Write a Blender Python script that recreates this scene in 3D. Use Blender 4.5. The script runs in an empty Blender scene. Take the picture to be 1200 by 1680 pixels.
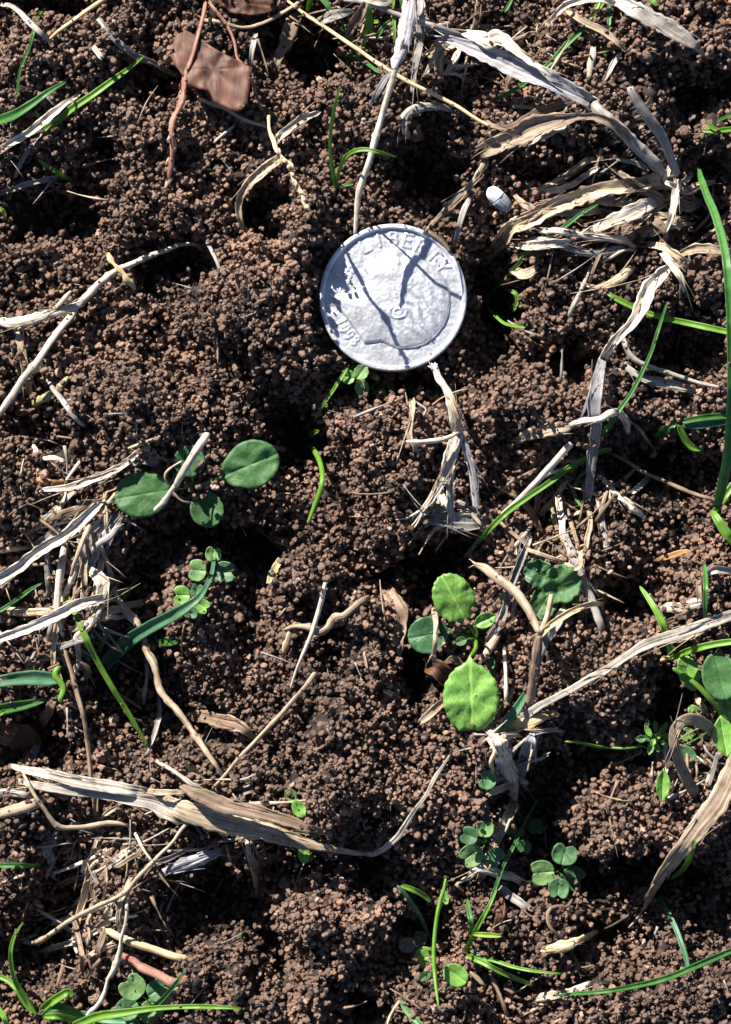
import bpy, bmesh, math, random
import numpy as np
from mathutils import Vector, Matrix

# ------------------------------------------------------------------ camera, sky, sun, exposure
# 1 Blender unit = 1 cm (the scene is a macro view about 9 cm wide)
scn = bpy.context.scene
scn.unit_settings.system = 'METRIC'
scn.unit_settings.scale_length = 0.01
CAMH = 30.0
PX = 133.4                                    # photograph pixels per centimetre at z = 0
cam_d = bpy.data.cameras.new('camera')
cam_d.sensor_fit = 'HORIZONTAL'
cam_d.sensor_width = 36.0
cam_d.lens = 36.0 * CAMH / (1200 / PX)
cam_d.clip_start = 1.0
cam_d.clip_end = 2000.0
cam = bpy.data.objects.new('camera', cam_d)
scn.collection.objects.link(cam)
cam.location = (0, 0, CAMH)
scn.camera = cam

SUN_EL = math.radians(29)
SUN_AZ = math.atan2(-0.555, 0.832)            # from +Y towards +X
world = bpy.data.worlds.new('World')
scn.world = world
world.use_nodes = True
wn = world.node_tree
wn.nodes.clear()
sky = wn.nodes.new('ShaderNodeTexSky')
sky.sky_type = 'NISHITA'
sky.sun_disc = False
sky.sun_elevation = SUN_EL
sky.sun_rotation = SUN_AZ
sky.air_density = 0.55                        # a very clear, deep blue sky: dark open shade
sky.dust_density = 0.3
bg = wn.nodes.new('ShaderNodeBackground')
bg.inputs['Strength'].default_value = 0.058
wo = wn.nodes.new('ShaderNodeOutputWorld')
wn.links.new(sky.outputs[0], bg.inputs[0])
wn.links.new(bg.outputs[0], wo.inputs[0])
sun_d = bpy.data.lights.new('sun', 'SUN')
sun_d.energy = 5.0
sun_d.angle = math.radians(0.5)
sun_d.color = (1.0, 0.95, 0.87)
sun = bpy.data.objects.new('sun', sun_d)
scn.collection.objects.link(sun)
to_sun = Vector((math.sin(SUN_AZ) * math.cos(SUN_EL), math.cos(SUN_AZ) * math.cos(SUN_EL), math.sin(SUN_EL)))
sun.rotation_euler = to_sun.to_track_quat('Z', 'Y').to_euler()
sun.location = to_sun * 60
scn.view_settings.view_transform = 'Standard'
scn.view_settings.look = 'None'
scn.view_settings.exposure = 1.5
scn.view_settings.gamma = 1.0
scn.view_settings.use_curve_mapping = False

rng = np.random.default_rng(7)
random.seed(7)
COL = scn.collection

# ------------------------------------------------------------------ numpy noise and the ground's height
PERM = rng.permutation(512)
GRAD = rng.normal(size=(512, 2))
GRAD /= np.linalg.norm(GRAD, axis=1)[:, None]


def gnoise(x, y, seed=0):
    xi, yi = np.floor(x).astype(int), np.floor(y).astype(int)
    fx, fy = x - xi, y - yi

    def g(ix, iy, dx, dy):
        h = PERM[(PERM[(ix + seed * 17) & 511] + iy + seed * 31) & 511]
        return GRAD[h, 0] * dx + GRAD[h, 1] * dy
    u = fx * fx * fx * (fx * (fx * 6 - 15) + 10)
    v = fy * fy * fy * (fy * (fy * 6 - 15) + 10)
    a = g(xi, yi, fx, fy) * (1 - u) + g(xi + 1, yi, fx - 1, fy) * u
    b = g(xi, yi + 1, fx, fy - 1) * (1 - u) + g(xi + 1, yi + 1, fx - 1, fy - 1) * u
    return (a * (1 - v) + b * v) * 1.6


def billow(x, y, s):
    return 1 - 2 * np.abs(gnoise(x, y, s))


def wx(px, z=0.0):
    return (px - 600) / PX * (CAMH - z) / CAMH


def wy(py, z=0.0):
    return (840 - py) / PX * (CAMH - z) / CAMH


# mounds (+) and hollows (-) in the soil, shaped to give its lit and shaded zones: x, y, radius x, radius y in photo pixels, height in cm
RELIEF = [
 (90,110,75,60,.3),(330,240,70,60,.18),(215,325,50,50,.22),(415,490,80,62,.42),(215,660,110,60,.38),(480,560,45,45,.2),
 (486,371,45,42,.38),(655,760,60,110,.34),(570,185,85,55,.3),(860,650,80,55,.36),(930,520,50,40,.26),(1000,640,50,35,.15),  # first mound is raised to throw shade on the coin
 (1120,60,90,60,.32),(1020,190,60,45,.25),(30,810,60,60,.3),(360,1055,50,50,.28),(560,1200,120,90,.34),(610,1310,110,60,.26),
 (960,1100,120,75,.36),(1000,1160,70,50,.25),(1060,1340,110,65,.36),(560,1490,85,40,.36),(510,1590,60,55,.3),(370,1620,75,60,.32),
 (1090,1640,140,55,.34),(910,1490,60,30,.18),(220,1440,60,60,.2),(750,1330,40,70,.25),(500,940,50,50,.28),(650,890,30,40,.2),
 (270,920,30,35,.12),(600,1040,50,60,.2),(760,1220,40,50,.25),(930,960,40,50,.2),(1150,970,50,40,.2),(1080,680,60,30,.12),
 (150,1180,40,30,.15),(700,1640,50,35,.22),(1170,350,30,30,.2),(560,330,30,25,.16),(1160,440,30,30,.1),(680,350,40,14,.16),
 (110,22,65,30,-.4),(268,150,44,40,-.5),(95,345,75,55,-.5),(170,240,32,50,-.3),(290,435,62,42,-.65),(510,85,70,62,-.55),
 (420,350,32,40,-.45),(700,290,66,62,-.55),(1150,330,45,75,-.5),(905,290,65,28,-.5),(815,500,45,105,-.62),(920,590,50,48,-.55),
 (1120,570,66,48,-.5),(1090,770,95,48,-.5),(490,720,52,66,-.66),(640,635,85,26,-.5),(345,880,120,42,-.55),(430,925,40,45,-.4),
 (235,960,40,50,-.4),(60,700,48,50,-.35),(715,925,85,50,-.62),(680,1090,22,110,-.5),(405,1020,26,60,-.4),(545,1060,24,60,-.35),
 (70,1215,75,50,-.5),(230,1130,80,90,-.4),(335,1180,50,50,-.3),(1010,985,50,46,-.5),(1085,1150,48,56,-.55),(945,1240,76,36,-.6),
 (1010,1440,110,48,-.66),(1160,1460,40,60,-.45),(890,1340,40,62,-.6),(1010,1545,66,30,-.45),(600,1335,26,22,-.35),(600,1425,45,30,-.45),
 (350,1480,95,62,-.62),(450,1570,46,52,-.66),(690,1530,40,62,-.55),(60,1560,72,70,-.4),(110,1460,60,50,-.3),(600,1650,52,38,-.5),
 (850,1600,36,30,-.35),(840,1290,28,50,-.35),(1130,150,40,50,-.4),(800,110,40,40,-.3),(880,1510,20,15,-.2),(250,1630,60,40,-.25),
 (560,500,30,60,-.15),(900,840,60,40,-.3),(610,960,30,26,-.25),(1180,150,30,40,-.3),(500,1420,50,22,-.3),(40,1000,60,80,-.2),
]


def hollow(x, y):
    """1 inside the hollows, where crumbs thin out and the shade-dark soil colour shows"""
    v = 0 * x
    for px, py, rx, ry, a in RELIEF:
        if a < -.2:
            d = ((x - wx(px)) / (rx / PX * 1.12)) ** 2 + ((y - wy(py)) / (ry / PX * 1.12)) ** 2
            v = np.maximum(v, np.exp(-np.minimum(d, 40) ** 1.6 * .6))
    return v


COINX, COINY, COINZ, COINR = wx(645, .40), wy(488, .40), 0.40, 0.895


def cells(x, y, s):
    """rounded clods: distance to the nearest of scattered centres, each with its own height"""
    xi, yi = np.floor(x).astype(int), np.floor(y).astype(int)
    f1 = np.full(np.shape(x), 9.0)
    f2 = np.full(np.shape(x), 9.0)
    hh = np.zeros(np.shape(x))
    for dx in (-1, 0, 1):
        for dy in (-1, 0, 1):
            ix, iy = xi + dx, yi + dy
            h = PERM[(PERM[(ix + s * 17) & 511] + iy) & 511]
            cx, cy = ix + (h % 61) / 61.0, iy + (h % 53) / 53.0
            d = np.hypot(x - cx, y - cy)
            near = d < f1
            f2 = np.where(near, f1, np.minimum(f2, d))
            f1 = np.where(near, d, f1)
            hh = np.where(near, (h % 97) / 97.0, hh)
    return f1, f2, hh


def clods(x, y, s):
    f1, f2, hh = cells(x, y, s)
    edge = np.clip((f2 - f1) / .35, 0, 1)
    return (hh - .5) * edge ** .6 + .55 * (1 - np.exp(-(f2 - f1) / .18)) - .30


def ground(x, y):
    # a little domain warping keeps mounds and hollows from reading as ellipses
    wxn = x + .16 * gnoise(x * 1.6, y * 1.6, 11) + .06 * gnoise(x * 4, y * 4, 12)
    wyn = y + .16 * gnoise(x * 1.6, y * 1.6, 13) + .06 * gnoise(x * 4, y * 4, 14)
    z = .10 * gnoise(x * .35, y * .35, 1) + .10 * gnoise(x * .9, y * .9, 2)
    for px, py, rx, ry, a in RELIEF:
        d = ((wxn - wx(px)) / (rx / PX)) ** 2 + ((wyn - wy(py)) / (ry / PX)) ** 2
        z = z + a * (1.9 if a < 0 else 1.35) * np.exp(-np.minimum(d, 40) ** (1.7 if a < 0 else 1.3) * .7)
    z = z + .13 * billow(x * 1.4, y * 1.4, 3) + .36 * clods(wxn * 2.0, wyn * 2.0, 4) + .17 * clods(wxn * 4.6 + 9, wyn * 4.6, 7) + .07 * gnoise(x * 6.5, y * 6.5, 5)
    # the hollow the coin lies in
    dc = np.hypot(x - COINX, y - COINY)
    t = np.clip((1.10 - dc) / .2, 0, 1)
    t = t * t * (3 - 2 * t)
    flat = COINZ - .22 + .05 * gnoise(x * 5, y * 5, 6)
    z = z * (1 - t) + np.minimum(flat, z + .15) * t
    # beyond the photographed patch: the same rough soil
    return z


GX0, GX1, GY0, GY1, GS = -9.0, 9.0, -11.0, 11.0, .045
gxs = np.arange(GX0, GX1 + GS / 2, GS)
gys = np.arange(GY0, GY1 + GS / 2, GS)
GXX, GYY = np.meshgrid(gxs, gys)
GZ = ground(GXX, GYY)


def shifted_max(z, r):
    out = z.copy()
    for _ in range(r):
        p = np.pad(out, 1, mode='edge')
        out = np.maximum.reduce([p[1:-1, 1:-1], p[:-2, 1:-1], p[2:, 1:-1], p[1:-1, :-2], p[1:-1, 2:]])
    return out


GTOP = shifted_max(GZ, 3) + .035


def samp(A, x, y):
    fx = np.clip((np.asarray(x, float) - GX0) / GS, 0, len(gxs) - 1.001)
    fy = np.clip((np.asarray(y, float) - GY0) / GS, 0, len(gys) - 1.001)
    i, j = fx.astype(int), fy.astype(int)
    u, v = fx - i, fy - j
    return (A[j, i] * (1 - u) + A[j, i + 1] * u) * (1 - v) + (A[j + 1, i] * (1 - u) + A[j + 1, i + 1] * u) * v


def topz(x, y):
    z = samp(GTOP, x, y)
    c = np.hypot(np.asarray(x) - COINX, np.asarray(y) - COINY) < COINR + .03
    return np.where(c, np.maximum(z, COINZ + .03), z)


# ------------------------------------------------------------------ materials
def new_mat(name):
    m = bpy.data.materials.new(name)
    m.use_nodes = True
    nt = m.node_tree
    for n in list(nt.nodes):
        nt.nodes.remove(n)
    return m, nt, lambda t, **k: _nd(nt, t, k)


def _nd(nt, t, k):
    n = nt.nodes.new('ShaderNode' + t)
    for a, b in k.items():
        setattr(n, a, b)
    return n


def ramp(nt, stops):
    r = nt.nodes.new('ShaderNodeValToRGB')
    el = r.color_ramp.elements
    while len(el) > 1:
        el.remove(el[-1])
    el[0].position, el[0].color = stops[0][0], (*stops[0][1], 1)
    for p, c in stops[1:]:
        e = el.new(p)
        e.color = (*c, 1)
    return r


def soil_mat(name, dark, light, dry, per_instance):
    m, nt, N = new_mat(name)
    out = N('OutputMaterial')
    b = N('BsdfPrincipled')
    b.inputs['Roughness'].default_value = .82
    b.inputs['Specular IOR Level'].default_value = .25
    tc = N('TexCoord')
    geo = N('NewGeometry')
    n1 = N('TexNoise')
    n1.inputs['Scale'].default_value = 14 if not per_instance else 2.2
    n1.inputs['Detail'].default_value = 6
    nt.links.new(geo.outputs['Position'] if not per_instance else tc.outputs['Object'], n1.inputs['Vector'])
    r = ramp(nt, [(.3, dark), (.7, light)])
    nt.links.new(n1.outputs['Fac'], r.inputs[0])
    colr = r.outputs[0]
    if per_instance:
        oi = N('ObjectInfo')
        rr = ramp(nt, [(0, (.35, .33, .32)), (.25, (.75, .73, .72)), (.7, (1.05, 1.0, .97)), (.93, (1.3, 1.2, 1.1)), (.975, (1.5, 1.35, 1.15)), (1.0, (2.3, 2.4, 2.4))])
        nt.links.new(oi.outputs['Random'], rr.inputs[0])
        mx = N('Mix', data_type='RGBA', blend_type='MULTIPLY')
        mx.inputs[0].default_value = 1
        nt.links.new(colr, mx.inputs[6])
        nt.links.new(rr.outputs[0], mx.inputs[7])
        colr = mx.outputs[2]
        n2 = N('TexNoise')
        n2.inputs['Scale'].default_value = .8
        n2.inputs['Detail'].default_value = 3
        nt.links.new(geo.outputs['Position'], n2.inputs['Vector'])
        r2 = ramp(nt, [(.35, (.72, .7, .7)), (.65, dry)])
        nt.links.new(n2.outputs['Fac'], r2.inputs[0])
        mx2 = N('Mix', data_type='RGBA', blend_type='MULTIPLY')
        mx2.inputs[0].default_value = 1
        nt.links.new(colr, mx2.inputs[6])
        nt.links.new(r2.outputs[0], mx2.inputs[7])
        colr = mx2.outputs[2]
    nt.links.new(colr, b.inputs['Base Color'])
    nb = N('TexNoise')
    nb.inputs['Scale'].default_value = 60 if not per_instance else 5
    nb.inputs['Detail'].default_value = 5
    nt.links.new(geo.outputs['Position'] if not per_instance else tc.outputs['Object'], nb.inputs['Vector'])
    bp = N('Bump')
    bp.inputs['Strength'].default_value = .9
    bp.inputs['Distance'].default_value = .03 if not per_instance else .25
    nt.links.new(nb.outputs['Fac'], bp.inputs['Height'])
    nt.links.new(bp.outputs[0], b.inputs['Normal'])
    nt.links.new(b.outputs[0], out.inputs[0])
    return m


M_SOIL = soil_mat('damp_soil_shade', (.016, .011, .009), (.045, .03, .024), (1, 1, 1), False)  # soil colour darkened further to stand in for shade between the crumbs
M_CRUMB = soil_mat('soil_crumb', (.31, .203, .158), (.62, .44, .35), (1.22, 1.16, 1.11), True)


def dry_mat(name, a, b_, c, rough=.6, transl=.12, streak=20, dirt=.75):
    """dry plant tissue: lengthwise fibres, weathered patches, dirt specks"""
    m, nt, N = new_mat(name)
    out = N('OutputMaterial')
    uv = N('UVMap', uv_map='UVMap')
    mp = N('Mapping')
    mp.inputs['Scale'].default_value = (streak, 1.3, 1)
    nt.links.new(uv.outputs[0], mp.inputs[0])
    oi = N('ObjectInfo')
    av = N('VectorMath', operation='ADD')
    sc = N('Math', operation='MULTIPLY')
    sc.inputs[1].default_value = 57
    nt.links.new(oi.outputs['Random'], sc.inputs[0])
    nt.links.new(mp.outputs[0], av.inputs[0])
    nt.links.new(sc.outputs[0], av.inputs[1])
    n1 = N('TexNoise')
    n1.inputs['Scale'].default_value = 1.0
    n1.inputs['Detail'].default_value = 5
    n1.inputs['Roughness'].default_value = .65
    nt.links.new(av.outputs[0], n1.inputs['Vector'])
    r = ramp(nt, [(.33, c), (.45, a), (.61, b_)])
    nt.links.new(n1.outputs['Fac'], r.inputs[0])
    geo = N('NewGeometry')
    n2 = N('TexNoise')
    n2.inputs['Scale'].default_value = 5.0
    n2.inputs['Detail'].default_value = 6
    n2.inputs['Roughness'].default_value = .7
    nt.links.new(geo.outputs['Position'], n2.inputs['Vector'])
    r2 = ramp(nt, [(.36, (.42, .36, .32)), (.5, (.85, .83, .8)), (.7, (1.08, 1.06, 1.04))])
    nt.links.new(n2.outputs['Fac'], r2.inputs[0])
    mx = N('Mix', data_type='RGBA', blend_type='MULTIPLY')
    mx.inputs[0].default_value = dirt
    nt.links.new(r.outputs[0], mx.inputs[6])
    nt.links.new(r2.outputs[0], mx.inputs[7])
    hs = N('HueSaturation')
    vr = N('MapRange')
    vr.inputs[3].default_value = .82
    vr.inputs[4].default_value = 1.15
    nt.links.new(oi.outputs['Random'], vr.inputs[0])
    nt.links.new(vr.outputs[0], hs.inputs['Value'])
    nt.links.new(mx.outputs[2], hs.inputs['Color'])
    b = N('BsdfPrincipled')
    b.inputs['Roughness'].default_value = rough
    b.inputs['Specular IOR Level'].default_value = .35
    nt.links.new(hs.outputs[0], b.inputs['Base Color'])
    bp = N('Bump')
    bp.inputs['Strength'].default_value = .55
    bp.inputs['Distance'].default_value = .012
    nt.links.new(n1.outputs['Fac'], bp.inputs['Height'])
    nt.links.new(bp.outputs[0], b.inputs['Normal'])
    t = N('BsdfTranslucent')
    nt.links.new(hs.outputs[0], t.inputs[0])
    ms = N('MixShader')
    ms.inputs[0].default_value = transl
    nt.links.new(b.outputs[0], ms.inputs[1])
    nt.links.new(t.outputs[0], ms.inputs[2])
    nt.links.new(ms.outputs[0], out.inputs[0])
    return m


def green_mat(name, a, b_, rough=.42, transl=.3, veins=False, mid=.5, streak=26, spot=None):
    m, nt, N = new_mat(name)
    out = N('OutputMaterial')
    uv = N('UVMap', uv_map='UVMap')
    geo = N('NewGeometry')
    n2 = N('TexNoise')
    n2.inputs['Scale'].default_value = 24 if veins else 9
    n2.inputs['Detail'].default_value = 6
    n2.inputs['Roughness'].default_value = .5
    nt.links.new(geo.outputs['Position'], n2.inputs['Vector'])
    mp = N('Mapping')
    mp.inputs['Scale'].default_value = (streak, 1.2 if not veins else streak, 1)
    nt.links.new(uv.outputs[0], mp.inputs[0])
    n1 = N('TexNoise')
    n1.inputs['Scale'].default_value = 1
    n1.inputs['Detail'].default_value = 3
    nt.links.new(mp.outputs[0], n1.inputs['Vector'])
    ad = N('Mix', data_type='FLOAT')
    ad.inputs[0].default_value = .5
    nt.links.new(n1.outputs['Fac'], ad.inputs[2])
    nt.links.new(n2.outputs['Fac'], ad.inputs[3])
    r = ramp(nt, [(.36, a), (.62, b_)])
    nt.links.new(ad.outputs[0], r.inputs[0])
    colr = r.outputs[0]
    height = n1.outputs['Fac']
    if veins:
        # UV: x along the leaf from its base, y across (-1..1); pale midrib and side veins
        sx = N('SeparateXYZ')
        nt.links.new(uv.outputs[0], sx.inputs[0])
        ab = N('Math', operation='ABSOLUTE')
        nt.links.new(sx.outputs[1], ab.inputs[0])
        mr = N('MapRange')
        mr.inputs[1].default_value = .0
        mr.inputs[2].default_value = .09
        mr.inputs[3].default_value = 1
        mr.inputs[4].default_value = 0
        nt.links.new(ab.outputs[0], mr.inputs[0])
        sl = N('Math', operation='MULTIPLY_ADD')
        sl.inputs[1].default_value = -.6
        nt.links.new(ab.outputs[0], sl.inputs[0])
        nt.links.new(sx.outputs[0], sl.inputs[2])
        fr = N('Math', operation='MULTIPLY')
        fr.inputs[1].default_value = 40
        nt.links.new(sl.outputs[0], fr.inputs[0])
        sn = N('Math', operation='SINE')
        nt.links.new(fr.outputs[0], sn.inputs[0])
        mr2 = N('MapRange')
        mr2.inputs[1].default_value = .8
        mr2.inputs[2].default_value = 1
        mr2.inputs[3].default_value = 0
        mr2.inputs[4].default_value = .35
        nt.links.new(sn.outputs[0], mr2.inputs[0])
        mxv = N('Math', operation='MAXIMUM')
        nt.links.new(mr.outputs[0], mxv.inputs[0])
        nt.links.new(mr2.outputs[0], mxv.inputs[1])
        fv = N('Math', operation='MULTIPLY')
        fv.inputs[1].default_value = mid
        nt.links.new(mxv.outputs[0], fv.inputs[0])
        mx = N('Mix', data_type='RGBA')
        nt.links.new(fv.outputs[0], mx.inputs[0])
        nt.links.new(colr, mx.inputs[6])
        mx.inputs[7].default_value = (min(1, b_[0] * 1.7 + .04), min(1, b_[1] * 1.5 + .05), min(1, b_[2] * 1.6 + .03), 1)
        colr = mx.outputs[2]
        hh = N('Math', operation='MULTIPLY_ADD')
        hh.inputs[1].default_value = -.5
        nt.links.new(mxv.outputs[0], hh.inputs[0])
        nt.links.new(n2.outputs['Fac'], hh.inputs[2])
        height = hh.outputs[0]
    hs = N('HueSaturation')
    oi = N('ObjectInfo')
    vr = N('MapRange')
    vr.inputs[3].default_value = .85
    vr.inputs[4].default_value = 1.15
    nt.links.new(oi.outputs['Random'], vr.inputs[0])
    nt.links.new(vr.outputs[0], hs.inputs['Value'])
    nt.links.new(colr, hs.inputs['Color'])
    b = N('BsdfPrincipled')
    b.inputs['Roughness'].default_value = rough
    b.inputs['Specular IOR Level'].default_value = .4
    nt.links.new(hs.outputs[0], b.inputs['Base Color'])
    bp = N('Bump')
    bp.inputs['Strength'].default_value = .5
    bp.inputs['Distance'].default_value = .012
    nt.links.new(height, bp.inputs['Height'])
    nt.links.new(bp.outputs[0], b.inputs['Normal'])
    t = N('BsdfTranslucent')
    br = N('HueSaturation')
    br.inputs['Value'].default_value = 1.9
    br.inputs['Hue'].default_value = .495
    nt.links.new(hs.outputs[0], br.inputs['Color'])
    nt.links.new(br.outputs[0], t.inputs[0])
    ms = N('MixShader')
    ms.inputs[0].default_value = transl
    nt.links.new(b.outputs[0], ms.inputs[1])
    nt.links.new(t.outputs[0], ms.inputs[2])
    nt.links.new(ms.outputs[0], out.inputs[0])
    return m


MT = {
 'pale': dry_mat('straw_bleached', (.56, .49, .395), (.80, .745, .67), (.22, .155, .105)),
 'tan': dry_mat('straw_tan', (.42, .315, .21), (.62, .505, .37), (.13, .082, .05)),
 'dun': dry_mat('blade_dun', (.26, .19, .132), (.44, .345, .255), (.10, .068, .045)),
 'gold': dry_mat('straw_golden', (.58, .42, .22), (.76, .62, .38), (.28, .17, .08), dirt=.3),
 'grey': dry_mat('straw_weathered_grey', (.27, .245, .225), (.44, .41, .38), (.10, .085, .075)),
 'blue': dry_mat('sheath_silver_grey', (.30, .29, .31), (.48, .47, .50), (.13, .12, .13), rough=.45),
 'brown': dry_mat('leaf_dry_brown', (.19, .125, .085), (.33, .235, .165), (.07, .045, .03)),
 'red': dry_mat('bark_red_brown', (.085, .034, .019), (.135, .058, .033), (.03, .014, .009), streak=9, dirt=.6),
 'pink': dry_mat('stalk_reddish', (.33, .15, .10), (.52, .30, .22), (.14, .06, .04)),
 'redstem': dry_mat('stem_red', (.19, .075, .052), (.33, .18, .125), (.08, .035, .025), rough=.5),
 'orange': dry_mat('chip_orange', (.45, .22, .08), (.62, .36, .17), (.2, .09, .03)),
 'olive': dry_mat('straw_fading_green', (.34, .34, .16), (.52, .50, .28), (.15, .13, .06)),
 'dark': dry_mat('leaf_rotting_dark', (.085, .06, .045), (.16, .12, .09), (.03, .022, .018)),
 'g1': green_mat('grass_bright', (.085, .20, .016), (.16, .31, .04)),
 'g2': green_mat('grass_deep', (.035, .12, .022), (.075, .21, .045)),
 'g3': green_mat('grass_bluish', (.045, .14, .065), (.10, .23, .12)),
 'gy': green_mat('grass_yellow_green', (.18, .28, .03), (.32, .42, .08)),
 'l1': green_mat('leaf_light', (.115, .26, .045), (.20, .39, .085), veins=True, mid=.55, transl=.3),
 'l2': green_mat('leaf_mid', (.03, .095, .026), (.065, .155, .045), veins=True, mid=.15, transl=.2, rough=.6),
 'l3': green_mat('leaf_dark_shaded', (.025, .085, .03), (.055, .14, .055), veins=True, mid=.25, transl=.15),  # dark green; also puts shade into the colour of shaded leaves
 'lc': green_mat('clover_leaf', (.10, .20, .06), (.18, .31, .11), veins=True, mid=.3, rough=.55, transl=.25),
 'lcd': green_mat('clover_leaf_shaded', (.045, .12, .05), (.085, .19, .075), veins=True, mid=.25, rough=.5, transl=.18),  # clover green with shade put into the colour, for leaflets lying in shade
 'lp': green_mat('clover_leaf_purplish', (.10, .085, .07), (.17, .15, .12), veins=True, mid=.25, rough=.55, transl=.2),
}


# ------------------------------------------------------------------ object helpers
def link(o, parent=None):
    COL.objects.link(o)
    if parent is not None:
        o.parent = parent
    return o


def tag(o, label=None, cat=None, group=None, kind=None):
    if label:
        o['label'] = label
    if cat:
        o['category'] = cat
    if group:
        o['group'] = group
    if kind:
        o['kind'] = kind
    return o


def mesh_obj(name, verts, faces, mat, origin=(0, 0, 0), parent=None, uvs=None, smooth=True):
    v = np.asarray(verts, float) - np.asarray(origin, float)
    me = bpy.data.meshes.new(name)
    me.from_pydata(v.tolist(), [], faces)
    if uvs is not None:
        ul = me.uv_layers.new(name='UVMap')
        li = np.empty(len(me.loops), int)
        me.loops.foreach_get('vertex_index', li)
        ul.data.foreach_set('uv', np.asarray(uvs, float)[li].ravel())
    if smooth:
        me.polygons.foreach_set('use_smooth', [True] * len(me.polygons))
    me.materials.append(mat)
    me.update()
    o = bpy.data.objects.new(name, me)
    link(o, parent)
    if parent is None:
        o.location = origin
    return o


def empty(name, loc, label, cat, group=None):
    o = bpy.data.objects.new(name, None)
    o.empty_display_size = .2
    o.location = loc
    link(o)
    return tag(o, label, cat, group)


def parse(s):
    return np.array([[float(v) for v in p.split(',')] for p in s.split(';')])


def catmull(P, n):
    P = np.asarray(P, float)
    d = np.r_[0, np.cumsum(np.maximum(np.hypot(*(np.diff(P[:, :2], axis=0).T)), 1e-6) ** .5)]
    t = np.linspace(0, d[-1], n)
    out = np.empty((n, P.shape[1]))
    Q = np.vstack([2 * P[0] - P[1], P, 2 * P[-1] - P[-2]])
    dd = np.r_[d[0] - (d[1] - d[0]), d, d[-1] + (d[-1] - d[-2])]
    for k, tt in enumerate(t):
        i = min(max(int(np.searchsorted(d, tt, side='right')), 1), len(d) - 1)
        p0, p1, p2, p3 = Q[i - 1], Q[i], Q[i + 1], Q[i + 2]
        t0, t1, t2, t3 = dd[i - 1], dd[i], dd[i + 1], dd[i + 2]
        a1 = (t1 - tt) / (t1 - t0) * p0 + (tt - t0) / (t1 - t0) * p1
        a2 = (t2 - tt) / (t2 - t1) * p1 + (tt - t1) / (t2 - t1) * p2
        a3 = (t3 - tt) / (t3 - t2) * p2 + (tt - t2) / (t3 - t2) * p3
        b1 = (t2 - tt) / (t2 - t0) * a1 + (tt - t0) / (t2 - t0) * a2
        b2 = (t3 - tt) / (t3 - t1) * a2 + (tt - t1) / (t3 - t1) * a3
        out[k] = (t2 - tt) / (t2 - t1) * b1 + (tt - t1) / (t2 - t1) * b2
    return out


def upper_hull(s, z):
    pts = []
    for p in zip(s, z):
        while len(pts) >= 2 and (pts[-1][1] - pts[-2][1]) * (p[0] - pts[-2][0]) <= (p[1] - pts[-2][1]) * (pts[-1][0] - pts[-2][0]):
            pts.pop()
        pts.append(p)
    return np.interp(s, [p[0] for p in pts], [p[1] for p in pts])


def path3d(P, h, stiff, wig=0.0, absz=None):
    """photo-pixel path -> points that rest on the soil, h cm above it"""
    L = np.sum(np.hypot(*(np.diff(P[:, :2], axis=0).T))) / PX
    n = int(min(170, max(12, L / .028)))
    C = catmull(P, n)
    s = np.linspace(0, 1, n)
    if wig:
        ph = random.random() * 50
        C[:, 0] += wig * gnoise(s * L * 2.2 + ph, s * 0 + 3.3, 20) * 4
        C[:, 1] += wig * gnoise(s * L * 2.2 + ph, s * 0 + 9.1, 21) * 4
    hh = np.interp(s, np.linspace(0, 1, len(h)), h) if hasattr(h, '__len__') else np.full(n, float(h))
    z = np.full(n, .3)
    for _ in range(3):
        x, y = wx(C[:, 0], z), wy(C[:, 1], z)
        g = topz(x, y)
        k = np.ones(7) / 7
        sm = np.convolve(np.pad(g, 3, mode='edge'), k, mode='valid')
        z = stiff * upper_hull(s, g) + (1 - stiff) * np.maximum(sm, g - .05) + hh
        if absz is not None:
            z = np.interp(s, np.linspace(0, 1, len(absz)), absz)
            z = .43 + (z - .43) * .854
    x, y = wx(C[:, 0], z), wy(C[:, 1], z)
    w = C[:, 2] / PX * (CAMH - z) / CAMH
    return np.stack([x, y, z], 1), w, L


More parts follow.
